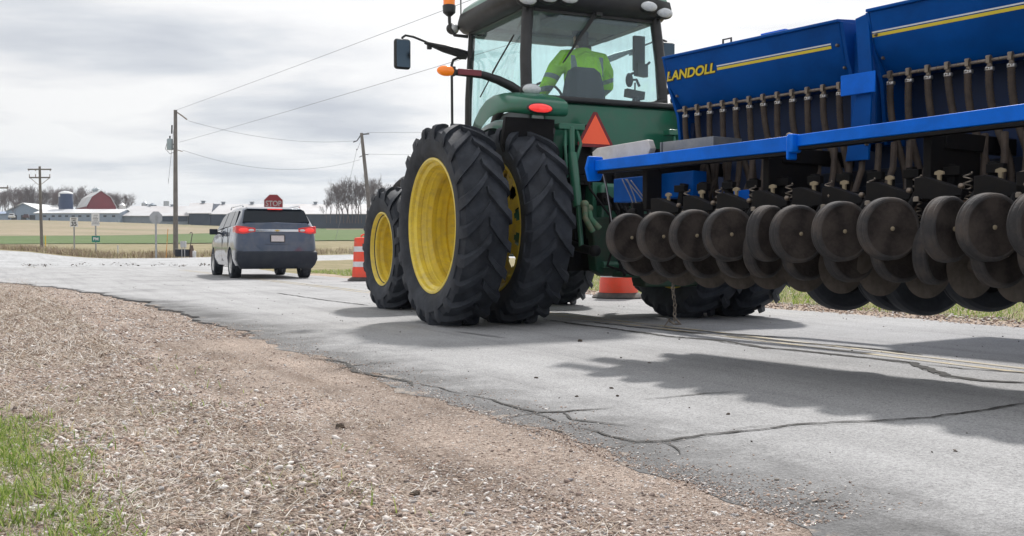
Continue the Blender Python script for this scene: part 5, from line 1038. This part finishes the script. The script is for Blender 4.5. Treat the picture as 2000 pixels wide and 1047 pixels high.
def stick(x0, y0, x1, Y, r_, mt, label):
    q = base(x0, Y); tp = P(x1, y0, Y); m = MB(); m.tube([(0, 0, -.1), ((tp.x-q.x)*.5, .01, (tp.z-q.z)*.5), (tp.x-q.x, 0, tp.z-q.z)], r_, 6); o = m.build('marker_post', mt, smooth=True); o.location = q; tag(o, label, 'marker post')
stick(89, 460, 88.5, 100, .05, M_my, 'thin yellow marker post right beside the wooden pole with two crossarms')
stick(324, 447, 328, 64, .022, M_mo, 'thin leaning orange marker rod between the sign back and the tall utility pole')
q = base(230, 66); m = MB(); m.tube([(0, 0, -.1), (0, 0, .45)], .04, 6); m.tube([(0, 0, .45), (0, 0, .68)], .055, 6); o = m.build('marker_post', M_mw); o.location = q; tag(o, 'short pale stake with a dark top among the ditch weeds', 'marker post')
q = base(297, 64); m = MB(); m.tube([(0, 0, -.1), (.02, 0, .42)], .03, 6); o = m.build('fence_stake', mat('stake_brown', (.12, .08, .06), .9)); o.location = q; tag(o, 'short brown stake beside the post of the grey sign back', 'stake')
# boxes by the tall pole
q = base(357, 65); e = empty('utility_cabinet', q, 0, 'low dark cabinet with a pale box on a stand beside the tall pole', 'utility cabinet')
m = MB(); m.box((0, 0, .30), (.85, .4, .46)); m.build('cabinet', M_cdk, e, bevel=.01); m = MB(); m.box((-.12, 0, .56), (.6, .42, .03)); m.build('lid', M_galv, e)
m = MB(); m.box((.12, -.25, .85), (.34, .2, .40)); m.tube([(.02, -.25, -.1), (.02, -.25, .7)], .03, 6); m.tube([(.2, -.25, -.1), (.2, -.25, .7)], .03, 6); m.build('meter_box', mat('box_grey', (.45, .46, .48), .5), e, bevel=.02)
q = base(373, 65); e = empty('hand_pump', q, 0, 'brown pump-like device with a tall bent arm beside the dark cabinet', 'pump')
m = MB(); m.tube([(0, 0, -.1), (.02, 0, .5), (.03, 0, .8)], [.13, .12, .10], 10); m.tube([(.06, 0, .3), (.13, 0, .45), (.08, 0, .65)], .07, 8); m.build('pump_body', mat('rusty_iron', (.13, .09, .075), .8, var=.3), e)
m = MB(); m.tube([(-.08, 0, .5), (.02, 0, 1.1), (.09, 0, 1.5), (.07, 0, 1.6), (-.03, 0, 1.6), (-.06, 0, 1.52)], .028, 8); m.build('handle', mat('iron', (.09, .08, .075), .7), e)
q = base(379.5, 64.5); m = MB(); m.lathe([(.10, 0), (.12, .25), (.11, .42), (.03, .45)], None, 12); o = m.build('white_pail', M_mw); o.location = q; tag(o, 'small white pail low beside the brown pump', 'pail')
# ---------------------------------------------------------------- poles and wires
M_wood = mat('pole_wood', (.17, .155, .145), .9, var=.25, scale=3, bump=.4, bscale=12); M_gry = mat('transformer_grey', (.30, .36, .38), .5, var=.08); M_wire = mat('wire', (.22, .22, .24), .6); M_ins = mat('insulator', (.30, .25, .22), .5)
PB = base(343, 67); e = empty('utility_pole', PB, 0, 'tall bare wooden pole with a grey transformer left of the SUV', 'utility pole', 'utility poles')
zt = P(344, 215, 67).z-PB.z
m = MB(); m.tube([(0, 0, -.3), (.02, 0, zt*.5), (.05, 0, zt)], [.165, .14, .11], 12); m.build('pole', M_wood, e)
p_ = P(332, 282, 67)-PB; m = MB(); m.lathe([(.19, -.36), (.2, -.32), (.2, .30), (.17, .36), (.05, .39)], Matrix.Translation((p_.x, 0, p_.z)), 16); tf = m.build('transformer', M_gry, e)
m = MB(); m.tube([(p_.x, 0, p_.z+.38), (p_.x, 0, p_.z+.55)], .05, 8); m.tube([(p_.x+.1, 0, p_.z), (.05, 0, p_.z)], .04, 6); m.tube([(p_.x+.1, 0, p_.z-.3), (.05, 0, p_.z-.3)], .04, 6); m.tube([(p_.x-.19, 0, p_.z+.1), (p_.x-.3, 0, p_.z-.3), (p_.x, 0, p_.z-.62), (.05, 0, p_.z-.45)], .018, 6); m.tube([(p_.x+.12, 0, p_.z+.7), (p_.x+.14, 0, p_.z+1.25)], .05, 8); m.build('bushing', M_blk, tf)
m = MB(); m.tube([(.05, 0, zt-.08), (.45, 0, zt-.35), (.8, 0, zt-.62)], [.04, .05, .05], 6); m.build('strain_insulator', M_ins, e); m = MB(); m.tube([(.05, 0, P(344, 292, 67).z-PB.z), (.5, 0, P(344, 296, 67).z-PB.z)], .03, 6); m.build('strain_insulator', M_ins, e)
m = MB(); m.tube([(.05, 0, zt-.1), (-.35, -.3, zt*.5), (-.30, -.4, P(335, 350, 67).z-PB.z)], .012, 5); m.build('service_drop', M_wire, e)
PC = base(727, 80); e = empty('utility_pole', PC, 0, 'leaning wooden pole with a guy wire behind the bare trees, left of the front wheel', 'utility pole', 'utility poles'); tpC = P(706, 260, 80)-PC
m = MB(); m.tube([(0, 0, -.3), tpC*.5+Vector((.08, 0, 0)), tpC], [.17, .15, .12], 12); m.build('pole', M_wood, e)
m = MB(); m.tube([tpC+Vector((0, 0, -.1)), tpC+Vector((.6, 0, -.05))], .05, 6); m.tube([tpC+Vector((-.05, 0, -.15)), tpC+Vector((-.35, 0, -.6)), tpC+Vector((-.65, 0, -.7))], .045, 6); lo = P(712, 302, 80)-PC; m.tube([lo+Vector((-.4, 0, -.2)), lo, lo+Vector((.3, 0, 0))], .03, 6); m.build('insulator', M_blk, e)
gq = hit(672, 500); m = MB(); m.tube([tpC+Vector((0, 0, -.5)), P(698, 292, 80)-PC], .015, 5); m.tube([P(697, 292, 80)-PC, Vector((P(655, 470, 80)-PC))], .012, 5); m.ball(P(697, 292, 80)-PC, .06, 6, 5); m.build('guy_wire', M_wire, e)
PA = base(82, 108); e = empty('utility_pole', PA, 0, 'wooden pole with two crossarms at the far left in front of the woods', 'utility pole', 'utility poles'); zA = P(79, 325, 108).z-PA.z
m = MB(); m.tube([(0, 0, -.4), (-.1, 0, zA*.5), (-.16, 0, zA)], [.17, .15, .12], 10); m.build('pole', M_wood, e)
for k, yy in enumerate((331, 347)):
    zc = P(79, yy, 108).z-PA.z; m = MB(); m.box((-.12, -.12, zc), (2.45 if k == 0 else 2.2, .12, .14)); ca = m.build('crossarm', M_wood, e); m = MB()
    for x in ((-1.25, -.55, 1.0) if k == 0 else (-1.2, -.55, .95)): m.tube([(x, -.12, zc+.05), (x, -.12, zc+.35 if k else zc-.18)], .05, 6)
    if k: m.tube([(-1.1, -.12, zc-.05), (-.14, -.12, zc-.85), (.9, -.12, zc-.05)], .035, 6)
    m.build('insulator', M_ins, ca)
q = base(-14, 100); zq = P(0, 365, 100).z-q.z; e = empty('utility_pole', q, 0, 'pole just outside the left edge, only its crossarm end reaching into view', 'utility pole', 'utility poles'); m = MB(); m.tube([(0, 0, -.4), (0, 0, zq+.6)], [.17, .13], 8); m.build('pole', M_wood, e); m = MB(); m.box((0.35, 0, zq-.1), (2.45, .12, .14)); m.tube([(1.5, 0, zq-.1), (1.5, 0, zq+.15)], .05, 6); m.build('crossarm', M_wood, e)
PD = Vector((11.9, 18, 0)); e = empty('utility_pole', PD, 0, 'wooden roadside pole standing outside the picture to the right', 'utility pole', 'utility poles'); m = MB(); m.tube([(0, 0, -.4), (0, 0, 10.4)], [.17, .12], 12); m.build('pole', M_wood, e)
def wire(a, b_, sag, label, r_=.016, k=24):
    a, b_ = Vector(a), Vector(b_); m = MB(); m.tube([(a.lerp(b_, i/k)+Vector((0, 0, -4*sag*(i/k)*(1-i/k))))-a for i in range(k+1)], r_, 5); o = m.build('power_line', M_wire); o.location = a; tag(o, label, 'power line', 'wires between the poles')
tB = PB+Vector((.05, 0, zt-.02)); wire(tB, (11.9, 18, P(2300, -548, 18).z), .10, 'upper wire rising from the top of the tall pole toward the cab roof', .009)
wire(P(350, 278, 67), (11.9, 18, P(2300, -328, 18).z), .12, 'lower wire rising from beside the transformer toward the cab', .009)
wire(P(368, 236, 67), P(694, 275, 80), .55, 'sagging wire from the top of the tall pole to the top of the leaning pole', .011); wire(P(356, 293, 67), P(703, 312, 80), 1.0, 'lowest sagging wire between the tall pole and the leaning pole', .011)
wire(P(717, 259, 80), P(1500, 225, 95), .4, 'wire leaving the top of the leaning pole toward the tractor', .011); wire(P(718, 301, 80), P(1500, 290, 95), .3, 'wire leaving the middle of the leaning pole toward the tractor', .011)
PE = base(1500, 95); e = empty('utility_pole', PE, 0, 'wooden pole hidden behind the seed drill and tractor', 'utility pole', 'utility poles'); m = MB(); m.tube([(0, 0, -.4), (0, 0, P(1500, 222, 95).z-PE.z)], [.17, .12], 8); m.build('pole', M_wood, e)
# ---------------------------------------------------------------- farm
M_wall = mat('painted_steel_wall', (.27, .33, .42), .6, var=.06, scale=.3); M_wall2 = mat('weathered_block_wall', (.22, .25, .29), .8, var=.12, scale=.4); M_roofw = mat('pale_metal_roof', (.52, .52, .53), .5, .2, var=.06, scale=.2, dirt=(.40, .36, .35), dscale=.15, damt=.6); M_roofb = mat('bright_metal_roof', (.70, .71, .72), .4, .2, var=.04, scale=.2)
M_dwall = mat('dark_curtain_wall', (.025, .038, .065), .8, var=.2, scale=.3); M_barn = mat('barn_red', (.18, .020, .024), .8, var=.12, scale=.5); M_silo = mat('silo_blue', (.008, .025, .085), .35, var=.1, scale=.4); M_win = mat('dark_window', (.02, .022, .028), .3); M_grshed = mat('grey_blue_shed', (.25, .32, .43), .6, var=.05, scale=.3)
def hall(name, x0, x1, Y, yr, ye, yb, depth, wm, rm_, label, Y1=None, skew=0, cat='farm building'):
    # long side faces us: x0..x1 along the front, ridge height yr, eave ye, base yb (picture rows), ridge set back depth/2
    a = P(x0, ye, Y); b_ = P(x1, ye, Y1 or Y); Zb = min(P(x0, yb, Y).z, P(x1, yb, Y).z); c = (a+b_)/2; ang = math.atan2(b_.y-a.y, b_.x-a.x); L = math.hypot(b_.x-a.x, b_.y-a.y)
    zr = P((x0+x1)/2, yr, Y+depth/2).z; ze = (a.z+b_.z)/2; e = empty(name, (c.x, c.y, Zb), ang, label, cat); he = ze-Zb; hr = zr-Zb; l2 = L/2
    m = MB(); m.loft([[Vector((x, y, z)) for y, z in ((0, -3), (0, he), (depth/2, hr-.15), (depth, he), (depth, -3))] for x in (-l2, l2)]); m.build('wall', wm, e, smooth=False)
    m = MB(); o = .5; sk = skew
    for s in (0, 1):
        y0, z0_, y1, z1_ = (-o, he-.25, depth/2, hr) if s == 0 else (depth+o, he-.25, depth/2, hr)
        pts = [Vector((-l2-o, y0, z0_)), Vector((l2+o, y0, z0_)), Vector((l2+o+sk, y1, z1_)), Vector((-l2-o+sk, y1, z1_))]; m.add(pts+[q_+Vector((0, 0, .18)) for q_ in pts], [(0, 1, 2, 3), (7, 6, 5, 4), (0, 4, 5, 1), (1, 5, 6, 2), (2, 6, 7, 3), (3, 7, 4, 0)])
    rf_ = m.build('roof', rm_, e, smooth=False); return e, rf_, L, he, hr, depth
def vents(h, xs, Y, x0, x1, s=1.0):
    e, rf_, L, he, hr, dpt = h
    for x in xs:
        u = -L/2+L*(x-x0)/(x1-x0); m = MB(); m.box((u, dpt/2, hr+.35*s), (1.0*s, 1.0*s, .8*s)); m.box((u, dpt/2, hr+.85*s), (1.5*s, 1.3*s, .22*s)); m.build('roof_vent', mat('vent_grey', (.22, .25, .29), .6), rf_, smooth=False)
hA = hall('long_shed', 69, 231, 352, 409.5, 415.5, 431.5, 14, M_wall, M_roofb, 'long low white shed with small dark windows in front of the red barn')
for x in (87.5, 104, 117, 130, 143, 156, 172, 205, 222):
    u = -hA[2]/2+hA[2]*(x-69)/(231-69); m = MB(); m.box((u, -.05, hA[3]*.58), (1.05, .12, .55)); m.build('window', M_win, hA[0], smooth=False)
m = MB(); m.box((-hA[2]/2+1.9, -.06, 1.1), (1.3, .12, 2.2)); m.build('door', M_wall2, hA[0]); m = MB(); m.box((-hA[2]/2+4.8*1.0, -.06, .55), (.5, .12, .9)); m.build('door', M_win, hA[0])
hB = hall('long_shed', 231, 367, 356, 403.5, 421, 434, 26, M_wall2, M_roofw, 'long pale-roofed shed between the red barn and the dark cattle barns'); vents(hB, (267, 312), 356, 231, 367, .8)
m = MB(); m.box((hB[2]/2*.63, -.08, hB[3]*.5), (hB[2]*.36, .12, hB[3]*.75)); m.build('dark_opening', M_dwall, hB[0], smooth=False)
hC = hall('cattle_barn', 369, 411, 350, 397.5, 416, 437, 24, M_dwall, M_roofw, 'cattle barn section with the raised pale roof left of the SUV', skew=-3); vents(hC, (376.5,), 350, 369, 411)
hD = hall('cattle_barn', 412, 760, 350, 399.5, 417.5, 446, 24, M_dwall, M_roofw, 'long dark-sided cattle barn running behind the SUV to the bare trees', Y1=350, skew=-3); vents(hD, (409+8, 475, 603), 350, 412, 760)
# grey gable shed, far left
def gable(name, xl, xa, xr, Y, ya, ye, yb, depth, wm, rm_, label, gam=None, turn=0):
    a = P(xl, ye, Y); b_ = P(xr, ye, Y); Zb = P(xa, yb, Y).z; W2 = (b_.x-a.x)/2; c = (a+b_)/2; ax = P(xa, ya, Y); e = empty(name, (c.x, Y, Zb), R(turn), label, 'farm building' if gam is None else 'barn'); he = a.z-Zb; hr = ax.z-Zb
    prof = [(-W2, -3), (-W2, he)]+([(-W2*g0, he+(hr-he)*g1) for g0, g1 in gam] if gam else [])+[(ax.x-c.x, hr)]+([(W2*g0, he+(hr-he)*g1) for g0, g1 in gam[::-1]] if gam else [])+[(W2, he), (W2, -3)]
    m = MB(); m.loft([[Vector((x, y, z)) for x, z in prof] for y in (0, depth)]); m.build('wall', wm, e, smooth=False)
    top = prof[1:-1]; m = MB()
    for (x0, z0_), (x1, z1_) in zip(top, top[1:]):
        nn = Vector((-(z1_-z0_), 0, x1-x0)).normalized()*.2; pts = [Vector((x0, -.6, z0_)), Vector((x1, -.6, z1_)), Vector((x1, depth+.5, z1_)), Vector((x0, depth+.5, z0_))]; m.add([q_+nn*.05 for q_ in pts]+[q_+nn for q_ in pts], [(0, 1, 2, 3), (7, 6, 5, 4), (0, 4, 5, 1), (1, 5, 6, 2), (2, 6, 7, 3), (3, 7, 4, 0)])
    rf_ = m.build('roof', rm_, e, smooth=False); return e, rf_, W2, he, hr
gS = gable('storage_shed', 12, 45.5, 81, 372, 397, 412.5, 430, 26, M_grshed, M_roofb, 'blue-grey gable shed at the far left before the woods')
for x in (-.55, .0, .5): m = MB(); m.box((gS[2]*x, -.06, 1.0), (2.0, .12, 1.7)); m.build('window', M_win, gS[0], smooth=False)
hall('low_annex', -30, 12, 372, 414, 417, 430, 8, M_wall, M_grshed, 'low grey annex at the left edge beside the gable shed')
gB = gable('red_barn', 170.5, 197, 225, 366, 373, 404, 428, 22, M_barn, M_roofw, 'red gambrel-roofed barn with two roof vents behind the long white shed', [(.62, .62)], turn=31)
m = MB(); 
for k, y in enumerate((9, 14.5)): m.lathe([(.5, 0), (.5, 1.0), (1.05, 1.1), (.95, 1.3), (.2, 1.9)], Matrix.Translation((0, y, gB[4]-.2)), 14)
m.build('roof_vent', mat('vent_zinc', (.35, .40, .43), .5), gB[1])
q = P(129, 425, 362); e = empty('silo', q, 0, 'dark blue tower silo with a pale domed top left of the red barn', 'silo'); hs_ = P(129, 379, 362).z-q.z; rS = 13.3/2000*362
m = MB(); m.lathe([(rS, -2), (rS, hs_*.35), (rS*1.01, hs_*.352), (rS, hs_*.36), (rS, hs_*.68), (rS*1.01, hs_*.683), (rS, hs_*.69), (rS, hs_)], None, 32); m.build('drum_wall', M_silo, e)
m = MB(); m.lathe([(rS*1.03, hs_), (rS*.95, hs_+.45), (rS*.6, hs_+.85), (.3, hs_+1.05)], None, 32); dm = m.build('dome', M_roofb, e); m = MB(); m.tube([(-1.2, 0, hs_+.5), (-1.2, 0, hs_+1.5), (.6, 0, hs_+1.5), (.6, 0, hs_+.5)], .07, 5); m.tube([(.9, 0, hs_+.4), (.9, 0, hs_+1.9)], .09, 5); m.build('guard_rail', M_galv, dm)
m = MB(); m.box((-rS*.62, -rS*.80, hs_*.93), (1.1, .1, .9), Matrix.Rotation(R(-38), 3, 'Z')); m.build('badge_panel', M_swh, e)
def bin_(x, w_, yt, ysh, yb, label, mt, Y=395):
    q = P(x, yb, Y); h = P(x, ysh, Y).z-q.z; ht = P(x, yt, Y).z-q.z; r_ = w_/2/2000*Y; e = empty('grain_bin', q, 0, label, 'grain bin'); m = MB(); m.lathe([(r_, -6), (r_, h)], None, 20); m.build('bin_wall', mt, e); m = MB(); m.lathe([(r_*1.05, h), (r_*.15, ht-.05), (.02, ht)], None, 20); m.build('bin_roof', mt, e)
M_bin = mat('galvanised_bin', (.42, .45, .48), .5, .3, var=.08, scale=.5); M_bind = mat('dull_bin', (.17, .21, .26), .6, var=.1, scale=.5)
bin_(239, 12, 396, 401, 405, 'low white conical bin top just right of the red barn', M_roofb); bin_(282.5, 11.5, 392.5, 397.5, 405, 'grey bin with a pointed roof above the pale shed', M_bin); bin_(298, 15, 396.5, 400.5, 405, 'wide low dark bin roof above the pale shed', M_bind); bin_(325, 10.5, 392.6, 393, 405, 'pale flat-topped tank above the pale shed, left of the tall pole', M_bin)
# two vehicles parked at the farm
def small_truck(x, Y, col, label, cab_h):
    q = P(x, 427.5, Y); e = empty('parked_truck', q, R(20), label, 'truck'); mt = mat('truck_paint', col, .4); m = MB(); m.box((0, 0, .75), (1.9, 4.6, .7)); m.build('body', mt, e, bevel=.12); m = MB(); m.box((0, .3, 1.1+cab_h/2), (1.6, 1.9, cab_h), taper=.85); m.build('cab', mt, e, bevel=.1); m = MB(); m.box((0, -.66, 1.1+cab_h*.55), (1.3, .06, cab_h*.5)); m.build('rear_window', M_win, e)
    for sx_ in (-1, 1):
        for sy_ in (-1.4, 1.4): m = MB(); m.tube([(sx_*.75, sy_, .38), (sx_*.98, sy_, .38)], .38, 14); m.build('wheel', M_rub, e)
small_truck(23, 360, (.68, .68, .68), 'white truck parked before the blue-grey gable shed', .8); small_truck(51, 360, (.07, .02, .025), 'dark red truck parked right of the white truck by the gable shed', .55)
# ---------------------------------------------------------------- bare trees
M_bark = mat('bare_bark', (.085, .066, .062), .95, var=.25, scale=1); M_twig = mat('bare_twigs', (.14, .105, .10), .95, var=.3, scale=.3)
def tree_mesh(seed, h, spread, thick=1.0):
    rs = random.Random(seed); T = MB(); C = MB()
    def br_(p_, d, L, r_, lev):
        k = 4; pts = [p_]; dd = d.copy()
        for i in range(k):
            dd = (dd+Vector((rs.uniform(-.16, .16), rs.uniform(-.16, .16), rs.uniform(-.02, .12)))).normalized(); pts.append(pts[-1]+dd*L/k)
        (T if lev < 1 else C).tube(pts, [r_*(1-.7*i/k) for i in range(k+1)], 6 if lev < 2 else 3, cap=False)
        if lev >= 4: return
        for i in range([8, 6, 5, 5][lev]):
            q_ = rs.uniform(.28 if lev == 0 else .2, 1.0); f_ = q_*k; j = min(k-1, int(f_)); pp = pts[j].lerp(pts[j+1], f_-j)
            az = rs.uniform(0, 6.28); sp_a = rs.uniform(.35, .85)*spread; base_d = (pts[j+1]-pts[j]).normalized(); o_ = base_d.orthogonal().normalized(); o2 = base_d.cross(o_); nd = (base_d*math.cos(sp_a)+(o_*math.cos(az)+o2*math.sin(az))*math.sin(sp_a)+Vector((0, 0, .18))).normalized()
            br_(pp, nd, L*rs.uniform(.42, .66)*(1.05-.35*q_ if lev == 0 else 1), max(.026*thick, r_*(1-.7*q_)*.55), lev+1)
    br_(Vector((0, 0, 0)), Vector((0, 0, 1)), h*.80, .018*h, 0)
    return T, C
protos = []
for k, (h, spd) in enumerate(((13, .9), (12, 1.0), (14, .8), (10, 1.1), (12, 1.15))):
    T, Cc = tree_mesh(30+k, h, spd, .95); protos.append((T, Cc, h))
made = {}
def tree(k, x, yb, ht, Y, label, group, cls='bare_tree'):
    q = P(x, yb, Y); T, Cc, h = protos[k]; s = ht/2000*Y/h
    if k not in made:
        e = empty(cls, q, 0, label, 'tree', group); T.build('trunk', M_bark, e, recalc=False); Cc.build('crown', M_twig, e, recalc=False, smooth=False); made[k] = e
    else: e = copy_tree(made[k], None, q, None, None, label); e['group'] = group
    e.rotation_euler = (0, 0, random.uniform(0, 6.28)); e.scale = (s*random.uniform(.85, 1.15), s*random.uniform(.85, 1.15), s)
rs = random.Random(77); prof_h = [(-40, 368), (10, 374), (60, 371), (75, 381), (90, 374), (125, 371), (160, 374), (185, 381), (230, 381), (255, 386)]
LW = 'bare grey-brown tree in the leafless woods behind the farm buildings'
for i in range(64):
    x = -36+i*4.55+rs.uniform(-3, 3); yt = lerp_tab(prof_h, x)+rs.uniform(-3, 8)+(i % 2)*3; Y = rs.uniform(395, 440); tree(rs.randrange(5), x, 427, 427-yt, Y, LW, 'leafless woods behind the farm')
tree(3, 30, 428, 29, 366, 'small bare tree before the blue-grey gable shed', 'yard trees')
RW = ['leftmost small bare tree of the clump behind the SUV, low and thin', 'bare tree with a rounded crown at the left of the clump by the leaning pole', 'upright many-stemmed bare tree where the guy wire comes down', 'thin bare tree between the upright tree and the leaning pole', 'broad bare tree just left of the leaning pole', 'bare tree directly behind the leaning pole', 'bare tree right of the leaning pole beside the front wheel', 'bare tree half hidden by the front tyre']
for k, (x, yt, kk) in enumerate(((638, 392, 3), (657, 366, 4), (677, 362, 2), (688, 368, 0), (700, 361, 4), (714, 360, 1), (729, 362, 0), (745, 366, 4))): tree(kk, x, 436, 436-yt, 342, RW[k], 'clump of bare trees by the cattle barn')

for x, yt, kk in ((645, 378, 2), (664, 372, 0), (671, 370, 4), (683, 366, 1), (694, 372, 2), (706, 368, 3), (721, 366, 2), (737, 368, 1)): tree(kk, x, 436, 436-yt, 347, 'thin bare tree in the back row of the clump by the leaning pole', 'clump of bare trees by the cattle barn')
# ---------------------------------------------------------------- air
m = MB(); m.box((0, 330, 16), (1300, 760, 44)); hzo = m.build('haze', M_blk, smooth=False); tag(hzo, kind='stuff')
hm_ = bpy.data.materials.new('air'); hm_.use_nodes = True; nt = hm_.node_tree; nt.nodes.clear(); n, l = NT(nt); pv = n('ShaderNodeVolumePrincipled'); pv.inputs['Color'].default_value = (.80, .89, 1, 1); pv.inputs['Density'].default_value = .00022; pv.inputs['Anisotropy'].default_value = .3; o_ = n('ShaderNodeOutputMaterial'); l(pv.outputs[0], o_.inputs['Volume'])
hzo.data.materials.clear(); hzo.data.materials.append(hm_)
